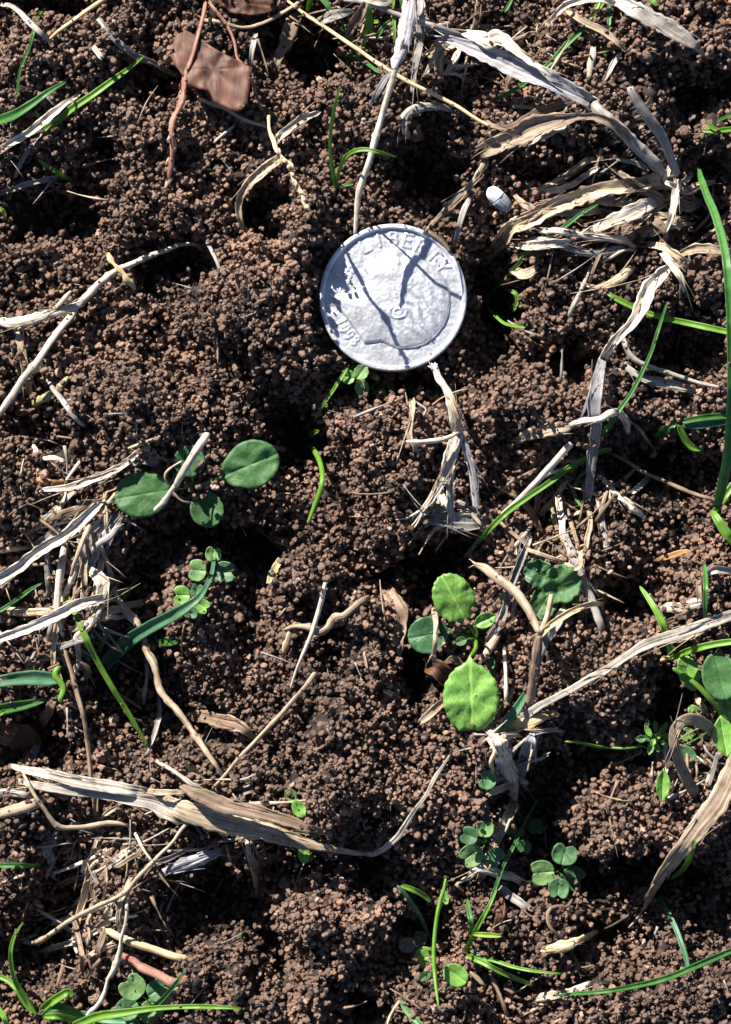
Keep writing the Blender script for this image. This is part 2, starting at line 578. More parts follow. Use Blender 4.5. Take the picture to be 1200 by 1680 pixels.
def loft(name, pts, w, mat, prof, parent, origin, twist=0.0, rag=.10, thick=None, curl=None, ends=(1, 1), seed=None):
    n = len(pts)
    T = np.gradient(pts, axis=0)
    T /= np.linalg.norm(T, axis=1)[:, None] + 1e-9
    up = np.array([0, 0, 1.0])
    S = np.cross(T, up)
    S /= np.linalg.norm(S, axis=1)[:, None] + 1e-9
    for i in range(1, n):                       # no flips where the path turns steeply
        if np.dot(S[i], S[i - 1]) < -.3 and abs(T[i][2]) > .9:
            S[i] = -S[i]
    Nn = np.cross(S, T)
    sd = random.random() * 90 if seed is None else seed
    green = mat.name.startswith(('grass', 'seed'))
    s = np.linspace(0, 1, n)
    Ls = np.r_[0, np.cumsum(np.linalg.norm(np.diff(pts, axis=0), axis=1))]
    if prof == 'r':
        K = 10
        a = np.linspace(0, 2 * np.pi, K, endpoint=False)
        prx, pry = np.cos(a) * .5, np.sin(a) * .5
        bump = 1 + .13 * np.sin(a * 2 + sd) + .09 * np.sin(a * 5 + sd)
        prx, pry = prx * bump, pry * bump * .8
        uu = np.arange(K) / K * 2
        uu = np.minimum(uu, 2 - uu)
        base_t = None
    else:
        m = 7 if mat.name.startswith('grass') else 13
        ridge = 0 if m == 7 else 1
        u = np.linspace(-1, 1, m)
        fold = {'f': .04, 'g': .20, 'h': .10, 'v': .32}[prof]
        cu = {'f': .08, 'g': .08, 'h': -.26, 'v': .02}[prof] if curl is None else curl
        if prof == 'h' and curl is None and (sd * 7.3) % 1 < .5:
            cu = .22
        topy = fold * np.abs(u) + cu * u * u - fold * .4
        if ridge:
            rg = .045 * gnoise(u * 3.1 + sd, u * 0 + sd, 35) + .022 * np.where(np.arange(m) % 2, 1, -1)
            topy = topy + rg
        prx = np.r_[u * .5, u[::-1] * .5]
        base_t = thick if thick is not None else {'f': .022, 'g': .014, 'h': .020, 'v': .016}[prof]
        pry = np.r_[topy, topy[::-1]]
        K = 2 * m
        uu = np.r_[(u + 1) / 2, (u[::-1] + 1) / 2]
    verts = np.empty((n, K, 3))
    for i in range(n):
        wl = w[i]
        nz = .6 * gnoise(np.array([Ls[i] * 3 + sd]), np.array([1.7]), 30)[0] + .7 * gnoise(np.array([Ls[i] * 14 + sd]), np.array([4.7]), 31)[0]
        wl = max(.008, wl * (1 + rag * nz))
        e = min(1.0, min((i + .35) / 1.5 if ends[0] else 9, (n - 1 - i + .35) / 1.5 if ends[1] else 9))
        tw = math.radians(twist) * (s[i] - .5) * 2 + (.35 * gnoise(np.array([Ls[i] * 1.3 + sd]), np.array([7.7]), 32)[0] if rag > .1 else 0)
        ca, sa = math.cos(tw), math.sin(tw)
        e2 = e if green else .72 + .28 * e
        if prof == 'r' and not green:            # bark-like roughness
            ro = .88 * (1 + rag * .9 * gnoise(np.arange(K) * .9 + sd, np.full(K, Ls[i] * 11 + sd), 37) + rag * .5 * gnoise(np.arange(K) * 1.7 + sd, np.full(K, Ls[i] * 27), 38))
        else:
            ro = 1.0
        X = prx * wl * e2 * ro
        Y = pry * wl * (e2 if prof == 'r' else 1) * ro
        if base_t is not None:
            tt = min(base_t, wl * .45)
            edge = 1 - .55 * np.abs(prx * 2) ** 3
            off = np.r_[np.ones(m) * .5, -np.ones(m) * .5] * tt * edge
            cr = rag * .25 * wl * gnoise(uu * 4 + sd, np.full(K, Ls[i] * 4), 33)
            Y = Y + off + cr
            if rag > .05:
                X = X + wl * .09 * rag / .12 * gnoise(np.full(K, Ls[i] * 9 + sd), np.abs(prx * 9), 36) * np.abs(prx * 2) ** 2
        Xr, Yr = X * ca - Y * sa, X * sa + Y * ca
        verts[i] = pts[i] + Xr[:, None] * S[i] + Yr[:, None] * Nn[i]
        if (i == 0 or i == n - 1) and ends[0 if i == 0 else 1] and not mat.name.startswith(('grass', 'seed')):
            kk = np.arange(K) if prof == 'r' else np.r_[np.arange(m), np.arange(m)[::-1]]
            jr = np.random.default_rng(int(sd * 1000) + i).uniform(-.25, 1, K)[kk] * min(wl, .16) * (.28 if prof == 'r' else .75)
            verts[i] += (jr * (-1 if i == 0 else 1))[:, None] * T[i]
    V = verts.reshape(-1, 3)
    UV = np.stack([np.tile(uu, n) * max(.25, float(np.mean(w)) * 4), np.repeat(Ls, K)], 1)
    F = []
    for i in range(n - 1):
        for k in range(K):
            k2 = (k + 1) % K
            F.append((i * K + k, i * K + k2, (i + 1) * K + k2, (i + 1) * K + k))
    F.append(tuple(range(K))[::-1])
    F.append(tuple((n - 1) * K + k for k in range(K)))
    F = [f[::-1] for f in F]
    return mesh_obj(name, V, F, mat, origin, parent, UV)


DUST = []          # crumbs of soil that lie on top of things: x, y, z, radius


def strand(name, path, mat, prof='r', h=.03, stiff=.9, parent=None, label=None, cat=None, group=None, twist=0, rag=.12,
           wig=None, thick=None, curl=None, nodes=(), fray=0, fraylen=.25, hairs=0, fray_ends=(0, 1), absz=None):
    P = parse(path) if isinstance(path, str) else np.asarray(path, float)
    rag = min(rag, .17)
    green = mat in ('g1', 'g2', 'g3', 'gy')
    if wig is None:
        wig = 0 if green else .6
    if green:
        rag = min(rag, .05)
    pts, w, L = path3d(P, h, stiff, wig, absz)
    if not green and absz is None and not hasattr(h, '__len__') and len(pts) > 14:
        sl = np.linspace(0, L, len(pts))         # the ends sink into the crumbs
        pts[:, 2] -= .09 * (np.exp(-(sl / .10) ** 2) + np.exp(-((L - sl) / .10) ** 2))
    if absz is None:
        for q in range(int(L * (4 if not green else 1) * random.random())):
            i = random.randrange(1, len(pts) - 1)
            DUST.append((pts[i][0] + random.uniform(-.4, .4) * w[i], pts[i][1] + random.uniform(-.4, .4) * w[i], pts[i][2] + w[i] * (.33 if prof == 'r' else .06), random.uniform(.007, .020)))
    for nd in nodes:                             # swollen joints of a stem
        s = np.linspace(0, 1, len(pts))
        w = w * (1 + .22 * np.exp(-((s - nd) * L / .05) ** 2))
    origin = tuple(pts[0]) if parent is None else tuple(parent.location)
    top = parent is None
    o = loft(name, pts, w, MT[mat], prof, None if top else parent, origin, twist, rag, thick, curl)
    o.location = origin if top else (0, 0, 0)
    if label:
        tag(o, label, cat, group, 'thing')
    owner = o if top else parent
    org = np.array(origin)
    for nd in nodes:
        i = int(nd * (len(pts) - 1))
        i = min(max(i, 1), len(pts) - 2)
        d = pts[i + 1] - pts[i - 1]
        d /= np.linalg.norm(d)
        q = np.array([pts[i] + d * t for t in (-.02, -.008, .008, .02)])
        k = loft('stem_node', q, np.full(4, w[i] * 1.0), MT[{'pale': 'tan', 'brown': 'dark', 'tan': 'brown', 'gold': 'tan'}.get(mat, 'brown')], 'r', owner, origin, rag=.05, ends=(1, 1))
    if fray:
        vs, fs, us = [], [], []
        for en in (0, 1):
            if not fray_ends[en]:
                continue
            ei, di = (0, 1) if en == 0 else (-1, -2)
            d = pts[ei] - pts[di * 2 if en else 3]
            d /= np.linalg.norm(d) + 1e-9
            side = np.cross(d, [0, 0, 1.0])
            for q in range(fray):
                a = (q + .5) / fray * 2 - 1
                p0 = pts[ei] + side * a * w[ei] * .4 - d * .05
                ln = fraylen * random.uniform(.5, 1.2)
                dr = d + side * (a * .5 + random.uniform(-.25, .25)) + np.array([0, 0, random.uniform(-.35, .3)])
                tri_tube(vs, fs, us, p0, dr, ln, random.uniform(.010, .022))
        fo = mesh_obj('frayed_fibres', vs, fs, MT[mat], origin, owner, us)
        fo['kind'] = 'stuff'
    if not green and prof in 'fh' and L > .45 and w.max() > .075:
        vs, fs, us = [], [], []                  # fibres peeling off along the edges
        for q in range(int(3 + L * 4)):
            i = random.randrange(1, len(pts) - 3)
            d = pts[i + 1] - pts[i]
            d = d / np.linalg.norm(d) * random.choice((1, -1))
            side = np.cross(d, [0, 0, 1.0]) * random.choice((1, -1))
            p0 = pts[i] + side * w[i] * random.uniform(.2, .46) + np.array([0, 0, .012 + (.0 if prof == 'f' else w[i] * .06)])
            tri_tube(vs, fs, us, p0, d + side * random.uniform(0, .25) + np.array([0, 0, random.uniform(-.02, .15)]), random.uniform(.12, .5), random.uniform(.004, .010), bend=.15)
        fo = mesh_obj('peeling_fibres', vs, fs, MT['tan' if mat in ('pale', 'gold', 'tan') else mat], origin, owner, us)
        fo['kind'] = 'stuff'
    if hairs:
        vs, fs, us = [], [], []
        for q in range(hairs):
            i = random.randrange(2, len(pts) - 2)
            d = pts[i + 1] - pts[i]
            d /= np.linalg.norm(d)
            side = np.cross(d, [0, 0, 1.0])
            sg = random.choice((1, 1, 1, -1))
            p0 = pts[i] + side * sg * w[i] * .42
            tri_tube(vs, fs, us, p0, side * sg + d * random.uniform(-.5, .2) + np.array([0, 0, random.uniform(0, .5)]), random.uniform(.05, .12), .0032)
        hb = mesh_obj('hair', vs, fs, MT['blue'], origin, owner, us)
        hb['kind'] = 'stuff'
    return o


def tri_tube(vs, fs, us, p0, d, ln, r, seg=5, bend=.5):
    p = np.array(p0, float)
    d = np.array(d, float)
    d /= np.linalg.norm(d) + 1e-9
    b = rng.normal(size=3) * bend
    base = len(vs)
    for i in range(seg):
        dd = d + b * (i / seg)
        dd /= np.linalg.norm(dd)
        a = np.cross(dd, [.1, .2, 1.0])
        a /= np.linalg.norm(a)
        c = np.cross(dd, a)
        rr = r * (1 - .7 * i / (seg - 1)) * (1 + .3 * math.sin(i * 2.1 + r * 900))
        for k in range(4):
            ang = k * math.pi / 2
            vs.append(p + (a * math.cos(ang) + c * math.sin(ang)) * rr)
            us.append((k * .1, i / seg * ln))
        p = p + dd * ln / (seg - 1)
    for i in range(seg - 1):
        for k in range(4):
            k2 = (k + 1) % 4
            fs.append((base + i * 4 + k, base + i * 4 + k2, base + (i + 1) * 4 + k2, base + (i + 1) * 4 + k))
    fs.append((base, base + 3, base + 2, base + 1))
    e = base + (seg - 1) * 4
    fs.append((e, e + 1, e + 2, e + 3))


def leaf(name, cx, cy, ln, wd, ang, shape, mat, parent=None, z=None, h=.12, tilt=(0, 0), cup=.12, fold=.10, wave=.016,
         label=None, cat=None, group=None, bite=None, seed=1.0):
    """broad leaf centred at photo pixel (cx, cy); ang = where its tip points in the picture (degrees, anticlockwise from right)"""
    rings, sec = 7, 80
    z0 = z
    if z0 is None:
        z0 = .3
        for _ in range(3):
            xs = wx(cx + np.array([0, .35, -.35, 0, 0]) * ln, z0)
            ys = wy(cy + np.array([0, 0, 0, .35, -.35]) * ln, z0)
            z0 = float(np.max(topz(xs, ys))) * .5 + float(np.mean(topz(xs, ys))) * .5 + h
    k = (CAMH - z0) / CAMH / PX
    a2, b2 = ln / 2 * k, wd / 2 * k
    th = np.linspace(0, 2 * np.pi, sec, endpoint=False)
    thw = np.where(th > np.pi, th - 2 * np.pi, th)
    R = np.ones(sec)
    if not isinstance(shape, str):               # an outline given in photo pixels
        q = np.array([((x - cx), -(y - cy)) for x, y in shape])
        for i in range(sec):
            c_, s_ = math.cos(th[i]), math.sin(th[i])
            best = 1.0
            for (x0, y0), (x1, y1) in zip(q, np.roll(q, -1, axis=0)):
                ex_, ey_ = x1 - x0, y1 - y0
                den = c_ * ey_ - s_ * ex_
                if abs(den) > 1e-9:
                    t_, u_ = (x0 * ey_ - y0 * ex_) / den, (x0 * s_ - y0 * c_) / den
                    if t_ > 0 and 0 <= u_ <= 1:
                        best = t_
            R[i] = best / (ln / 2)
        R = R * (1 + .03 * gnoise(np.cos(th) * 7 + seed, np.sin(th) * 7, 46))
    if shape == 'heart':
        R = 1.02 - .36 * np.exp(-(thw / .38) ** 2) + .10 * np.exp(-((np.abs(thw) - .75) / .45) ** 2) - .10 * np.exp(-((np.pi - np.abs(thw)) / .9) ** 2)
        wid = np.interp(np.abs(thw), [0, 1.6, np.pi], [1.0, 1.0, .8])
        R = R * wid
    elif shape == 'obovate':
        R = 1 + .05 * np.cos(thw) - .10 * np.exp(-((np.abs(thw) - 2.2) / .5) ** 2)
    elif shape == 'serrate':
        R = .97 + .04 * ((thw * 20 / (2 * np.pi)) % 1 - .5) - .02 * np.exp(-((np.abs(thw) - 2.45) / .35) ** 2) + .20 * np.exp(-((np.pi - np.abs(thw)) / .085) ** 2)
    elif shape == 'lobed':
        R = 1 + .10 * np.abs(np.sin(thw * 4.5)) - .06
    elif shape == 'lance':
        R = 1 - .16 * np.abs(np.sin(thw)) ** .5 * np.abs(np.cos(thw))
        R = R + .10 * np.exp(-(thw / .25) ** 2) + .06 * np.exp(-((np.pi - np.abs(thw)) / .25) ** 2)
    elif shape == 'chip':
        R = 1 + .12 * gnoise(np.cos(th) * 2 + seed * 3, np.sin(th) * 2 + seed, 41) + .05 * gnoise(np.cos(th) * 9 + seed, np.sin(th) * 9, 42)
    R = R * (1 + .015 * gnoise(np.cos(th) * 6 + seed * 7, np.sin(th) * 6, 43))
    if bite is not None:
        R = R * (1 - bite[1] * np.exp(-(((thw - bite[0] + np.pi) % (2 * np.pi) - np.pi) / bite[2]) ** 2))
    V, UV = [], []
    ca, sa = math.cos(math.radians(ang)), math.sin(math.radians(ang))
    X0, Y0 = wx(cx, z0), wy(cy, z0)
    rr = [0] + [(i / rings) ** .85 for i in range(1, rings + 1)]
    top = []
    for ri, r in enumerate(rr):
        for q in range(1 if ri == 0 else sec):
            lx = a2 * R[q] * r * math.cos(th[q])
            ly = b2 * R[q] * r * math.sin(th[q])
            top.append((lx, ly, r, th[q]))
    top = np.array(top)
    lx, ly = top[:, 0], top[:, 1]
    zz = cup * a2 * top[:, 2] ** 2 - cup * a2 * .4 + fold * np.abs(ly) + wave * gnoise(lx * 6 + seed * 5, ly * 6, 44) + wave * .5 * gnoise(lx * 14 + seed, ly * 14, 45) * top[:, 2] \
- .006 * np.exp(-(ly / .02) ** 2)
    gx, gy = lx * ca - ly * sa, lx * sa + ly * ca
    gz = zz + gx * tilt[0] + gy * tilt[1]
    T = np.stack([X0 + gx, Y0 + gy, z0 + gz], 1)
    nT = len(T)
    B = T.copy()
    B[:, 2] -= .016 * (1 - .6 * top[:, 2] ** 4)
    UVt = np.stack([(lx / a2 + 1) / 2, ly / b2], 1)
    V = np.vstack([T, B])
    UV = np.vstack([UVt, UVt])
    F = []
    for q in range(sec):
        q2 = (q + 1) % sec
        F.append((0, 1 + q, 1 + q2))
        F.append((nT, nT + 1 + q2, nT + 1 + q))
        for ri in range(1, rings):
            A, Bb = 1 + (ri - 1) * sec, 1 + ri * sec
            F.append((A + q, Bb + q, Bb + q2, A + q2))
            F.append((nT + A + q2, nT + Bb + q2, nT + Bb + q, nT + A + q))
        A = 1 + (rings - 1) * sec
        F.append((A + q, nT + A + q, nT + A + q2, A + q2))
    for q in range(random.randint(-3, 3)):
        i = random.randrange(1, nT - sec)
        DUST.append((T[i][0], T[i][1], T[i][2] + .006, random.uniform(.006, .012)))
    origin = (X0, Y0, z0) if parent is None else tuple(parent.location)
    o = mesh_obj(name, V, F, MT[mat], origin, parent, UV)
    if label:
        tag(o, label, cat, group)
    base = (X0 - a2 * .96 * R[sec // 2] * ca, Y0 - a2 * .96 * R[sec // 2] * sa, z0 + float(zz[1 + (rings - 1) * sec + sec // 2]) - a2 * ca * tilt[0] - a2 * sa * tilt[1])
    return o, base


def tube3(name, p0, p1, w, mat, parent, sag=.1, taper=.8, lift=None):
    """a stalk between two world points"""
    p0, p1 = np.array(p0, float), np.array(p1, float)
    t = np.linspace(0, 1, 10)[:, None]
    pts = p0 * (1 - t) + p1 * t
    d = np.linalg.norm(p1 - p0)
    pts[:, 2] += (np.sin(t[:, 0] * np.pi) * sag * d)
    pts[:, 0] += .06 * d * np.sin(t[:, 0] * np.pi)
    return loft(name, pts, np.linspace(w, w * taper, 10) / PX, MT[mat], 'r', parent, tuple(parent.location), rag=.03)


def plant(name, label, cat, px, py, group=None, dz=0):
    z = .2
    for _ in range(3):
        z = float(topz(wx(px, z), wy(py, z))) - .03 + dz
    return empty(name, (wx(px, z), wy(py, z), z), label, cat, group)

# ------------------------------------------------------------------ the ground
def build_soil():
    ny, nx = GZ.shape
    V = np.stack([GXX.ravel(), GYY.ravel(), (GZ + .02 * gnoise(GXX * 12, GYY * 12, 8)).ravel()], 1)
    idx = np.arange(nx * ny).reshape(ny, nx)
    F = np.stack([idx[:-1, :-1], idx[:-1, 1:], idx[1:, 1:], idx[1:, :-1]], -1).reshape(-1, 4)
    # the sheet goes on, coarser, far past the picture
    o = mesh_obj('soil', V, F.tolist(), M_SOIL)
    tag(o, 'dark crumbly damp garden soil under the coin and plants', kind='structure')
    ox = np.r_[np.linspace(-150, GX0 - 3, 24), np.linspace(GX0 - 2.6, GX1 + 2.6, 80), np.linspace(GX1 + 3, 150, 24)]
    oy = np.r_[np.linspace(-150, GY0 - 3, 24), np.linspace(GY0 - 2.6, GY1 + 2.6, 90), np.linspace(GY1 + 3, 150, 24)]
    XX, YY = np.meshgrid(ox, oy)
    ZZ = ground(XX, YY)
    inside = (XX > GX0 + .1) & (XX < GX1 - .1) & (YY > GY0 + .1) & (YY < GY1 - .1)
    ZZ = np.where(inside, ZZ - 1.6, ZZ - .12)
    ny, nx = XX.shape
    idx = np.arange(nx * ny).reshape(ny, nx)
    F = np.stack([idx[:-1, :-1], idx[:-1, 1:], idx[1:, 1:], idx[1:, :-1]], -1).reshape(-1, 4)
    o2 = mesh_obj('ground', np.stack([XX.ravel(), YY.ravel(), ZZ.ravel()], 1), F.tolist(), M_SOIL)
    tag(o2, 'the same bare soil going on beyond the patch', kind='structure')


build_soil()


def crumb_variant(k):
    """single rounded grains (0-2) and crumbs of several grains fused together (3-9)"""
    bm = bmesh.new()
    r = np.random.default_rng(100 + k)
    if k < 3:
        balls = [(np.zeros(3), 1.0)]
    else:
        balls = [(r.normal(size=3) * .12, .86)]
        for q in range(2 + k % 4):
            d = r.normal(size=3)
            d /= np.linalg.norm(d)
            balls.append((d * r.uniform(.55, 1.05), r.uniform(.42, .80)))
    for c0, rad in balls:
        made = bmesh.ops.create_icosphere(bm, subdivisions=2, radius=1.0)
        dirs = r.normal(size=(8, 3))
        dirs /= np.linalg.norm(dirs, axis=1)[:, None]
        amp = r.uniform(-.26, .42, 8)
        sx = r.uniform(.8, 1.2, 3)
        for v in made['verts']:
            c = np.array(v.co)
            f = 1 + sum(a * max(0, float(c @ d)) ** 3 for a, d in zip(amp, dirs)) + r.normal() * .06
            v.co = Vector((c * f * sx * rad + c0).tolist())
    me = bpy.data.meshes.new('crumb')
    bm.to_mesh(me)
    bm.free()
    me.polygons.foreach_set('use_smooth', [True] * len(me.polygons))
    me.materials.append(M_CRUMB)
    return bpy.data.objects.new('crumb', me)


def build_crumbs():
    sp = .046
    xs = np.arange(-8.9, 8.9, sp)
    ys = np.arange(-10.9, 10.9, sp)
    X, Y = np.meshgrid(xs, ys)
    X = X.ravel()
    Y = Y.ravel()
    e = .05
    allp, allr = [], []
    for layer in range(6):
        x = X + rng.uniform(-.5, .5, X.size) * sp * 1.6
        y = Y + rng.uniform(-.5, .5, X.size) * sp * 1.6
        z = samp(GZ, x, y)
        gx = (samp(GZ, x + e, y) - samp(GZ, x - e, y)) / (2 * e)
        gy = (samp(GZ, x, y + e) - samp(GZ, x, y - e)) / (2 * e)
        sl = np.sqrt(1 + gx * gx + gy * gy)
        # crumbs cling together in porous aggregates with deep gaps between them
        agg = gnoise(x * 5.2, y * 5.2, 50) + .6 * gnoise(x * 10.5, y * 10.5, 53) + .5 * gnoise(x * 1.3, y * 1.3, 51)
        void = np.clip(hollow(x + .12 * gnoise(x * 3, y * 3, 55), y + .12 * gnoise(x * 3, y * 3, 56)) + .8 * np.clip(gnoise(x * 2.2, y * 2.2, 54) - .22, 0, 1) * 2, 0, 1)  # thins the crumbs so the shade-dark soil colour shows
        stack = np.clip(.5 + agg * 1.5 - .5 * void, 0, 1)
        if layer == 0:
            p = .58 * sl * (1 - .82 * void)
            off = rng.uniform(-.3, .6, x.size) * .04
        else:
            p = (.29 * sl) * (stack > .15) * (1 - .7 * void)
            off = .02 + rng.random(x.size) * .25 * stack
        far = np.clip(np.maximum(np.abs(x) - 5.4, np.abs(y) - 7.2) / .8, 0, 1)   # fewer, larger crumbs outside the frame
        keep = rng.random(x.size) < np.clip(p, 0, 1) * (1 - .5 * far)
        far = far[keep]
        x, y, z, sl, gx, gy, off = x[keep], y[keep], z[keep], sl[keep], gx[keep], gy[keep], off[keep]
        r = rng.lognormal(math.log(.0265), .20, x.size) * (1 + .12 * gnoise(x * .7, y * .7, 52))
        r = r * (1 + .25 * far)
        if layer == 5:
            r = r * rng.uniform(.30, .6, x.size)
        r = np.where(rng.random(x.size) < .003, r * 1.8, r)
        x = x - gx / sl * off
        y = y - gy / sl * off
        z = z + off / sl
        ok = ~((np.hypot(x - COINX, y - COINY) < COINR + .02) & (z > COINZ - .19))
        allp.append(np.stack([x, y, z], 1)[ok])
        allr.append(r[ok])
    D = np.array(DUST)
    for k in range(12):                          # a few grains on the coin's edge
        t_, q_ = rng.uniform(0, 6.28), COINR * rng.uniform(.6, .99)
        D = np.vstack([D, [COINX + q_ * math.cos(t_), COINY + q_ * math.sin(t_), COINZ + .045, rng.uniform(.006, .014)]])
    allp.append(D[:, :3])
    allr.append(D[:, 3])
    P = np.vstack(allp)
    R = np.concatenate(allr)
    me = bpy.data.meshes.new('soil_crumbs')
    me.vertices.add(len(P))
    me.vertices.foreach_set('co', P.ravel())
    a = me.attributes.new('rad', 'FLOAT', 'POINT')
    a.data.foreach_set('value', R)
    a = me.attributes.new('rot', 'FLOAT_VECTOR', 'POINT')
    a.data.foreach_set('vector', rng.uniform(0, 6.28, (len(P), 3)).ravel())
    me.materials.append(M_CRUMB)
    o = bpy.data.objects.new('soil_crumbs', me)
    link(o)
    tag(o, 'loose rounded brown soil crumbs covering the whole ground', 'soil', kind='stuff')
    ng = bpy.data.node_groups.new('scatter_crumbs', 'GeometryNodeTree')
    ng.interface.new_socket('Geometry', in_out='INPUT', socket_type='NodeSocketGeometry')
    ng.interface.new_socket('Geometry', in_out='OUTPUT', socket_type='NodeSocketGeometry')
    gi, go = ng.nodes.new('NodeGroupInput'), ng.nodes.new('NodeGroupOutput')
    jn = ng.nodes.new('GeometryNodeJoinGeometry')
    for k in range(10):
        oi = ng.nodes.new('GeometryNodeObjectInfo')
        oi.inputs['Object'].default_value = crumb_variant(k)
        oi.inputs['As Instance'].default_value = True
        ng.links.new(oi.outputs['Geometry'], jn.inputs[0])
    ip = ng.nodes.new('GeometryNodeInstanceOnPoints')
    ip.inputs['Pick Instance'].default_value = True
    ri = ng.nodes.new('FunctionNodeRandomValue')
    ri.data_type = 'INT'
    ri.inputs[4].default_value = 0
    ri.inputs[5].default_value = 9
    ng.links.new(ri.outputs[2], ip.inputs['Instance Index'])
    ra = ng.nodes.new('GeometryNodeInputNamedAttribute')
    ra.data_type = 'FLOAT'
    ra.inputs[0].default_value = 'rad'
    ro = ng.nodes.new('GeometryNodeInputNamedAttribute')
    ro.data_type = 'FLOAT_VECTOR'
    ro.inputs[0].default_value = 'rot'
    er = ng.nodes.new('FunctionNodeEulerToRotation')
    ng.links.new(ro.outputs[0], er.inputs[0])
    ng.links.new(er.outputs[0], ip.inputs['Rotation'])
    ng.links.new(ra.outputs[0], ip.inputs['Scale'])
    ng.links.new(gi.outputs[0], ip.inputs['Points'])
    ng.links.new(jn.outputs[0], ip.inputs['Instance'])
    ng.links.new(ip.outputs[0], go.inputs[0])
    md = o.modifiers.new('scatter', 'NODES')
    md.node_group = ng
    print('crumbs', len(P))




# ------------------------------------------------------------------ the coin
def coin_mat(name, base, rough, metal):
    m, nt, N = new_mat(name)
    out = N('OutputMaterial')
    b = N('BsdfPrincipled')
    geo = N('TexCoord')
    n1 = N('TexNoise')
    n1.inputs['Scale'].default_value = 3.2
    n1.inputs['Detail'].default_value = 9
    n1.inputs['Roughness'].default_value = .7
    nt.links.new(geo.outputs['Object'], n1.inputs['Vector'])
    r = ramp(nt, [(.34, tuple(c * .55 for c in base)), (.5, tuple(c * .82 for c in base)), (.66, base)])
    nt.links.new(n1.outputs['Fac'], r.inputs[0])
    nt.links.new(r.outputs[0], b.inputs['Base Color'])
    rr = N('MapRange')
    rr.inputs[3].default_value = rough + .14
    rr.inputs[4].default_value = rough - .08
    nt.links.new(n1.outputs['Fac'], rr.inputs[0])
    nt.links.new(rr.outputs[0], b.inputs['Roughness'])
    b.inputs['Metallic'].default_value = metal
    n2 = N('TexNoise')
    n2.inputs['Scale'].default_value = 22
    n2.inputs['Detail'].default_value = 8
    n2.inputs['Roughness'].default_value = .7
    nt.links.new(geo.outputs['Object'], n2.inputs['Vector'])
    bp = N('Bump')
    bp.inputs['Strength'].default_value = .4
    bp.inputs['Distance'].default_value = .006
    nt.links.new(n2.outputs['Fac'], bp.inputs['Height'])
    nt.links.new(bp.outputs[0], b.inputs['Normal'])
    nt.links.new(b.outputs[0], out.inputs[0])
    return m


GL = {  # stroke letters in a unit box, y up
 'L': [[(0, 1), (0, 0), (.7, 0)]], 'I': [[(.35, 0), (.35, 1)]],
 'B': [[(0, 0), (0, 1), (.5, 1), (.65, .78), (.5, .54), (0, .54)], [(.5, .54), (.72, .3), (.55, 0), (0, 0)]],
 'E': [[(.7, 1), (0, 1), (0, 0), (.7, 0)], [(0, .52), (.55, .52)]],
 'R': [[(0, 0), (0, 1), (.5, 1), (.68, .78), (.5, .52), (0, .52)], [(.35, .52), (.72, 0)]],
 'T': [[(0, 1), (.8, 1)], [(.4, 1), (.4, 0)]], 'Y': [[(0, 1), (.4, .5), (.8, 1)], [(.4, .5), (.4, 0)]],
 'N': [[(0, 0), (0, 1), (.7, 0), (.7, 1)]],
 'G': [[(.75, .85), (.5, 1), (.2, .95), (0, .6), (0, .35), (.2, .05), (.5, 0), (.75, .15), (.75, .45), (.45, .45)]],
 'O': [[(.35, 1), (.08, .8), (0, .5), (.08, .2), (.35, 0), (.62, .2), (.7, .5), (.62, .8), (.35, 1)]],
 'D': [[(0, 0), (0, 1), (.4, 1), (.7, .7), (.7, .3), (.4, 0), (0, 0)]],
 'W': [[(0, 1), (.22, 0), (.45, .8), (.68, 0), (.9, 1)]], 'U': [[(0, 1), (0, .25), (.2, 0), (.5, 0), (.7, .25), (.7, 1)]],
 'S': [[(.65, .85), (.4, 1), (.12, .9), (.08, .65), (.6, .38), (.62, .15), (.35, 0), (.05, .12)]],
 '1': [[(.15, .8), (.35, 1), (.35, 0)]],
 '9': [[(.62, .7), (.5, .97), (.2, .97), (.05, .55), (.2, .45), (.5, .45), (.62, .7), (.58, .3), (.3, 0)]],
 '8': [[(.35, .53), (.1, .75), (.35, 1), (.6, .75), (.35, .53), (.05, .25), (.35, 0), (.65, .25), (.35, .53)]],
 'P': [[(0, 0), (0, 1), (.5, 1), (.68, .75), (.5, .48), (0, .48)]],
}


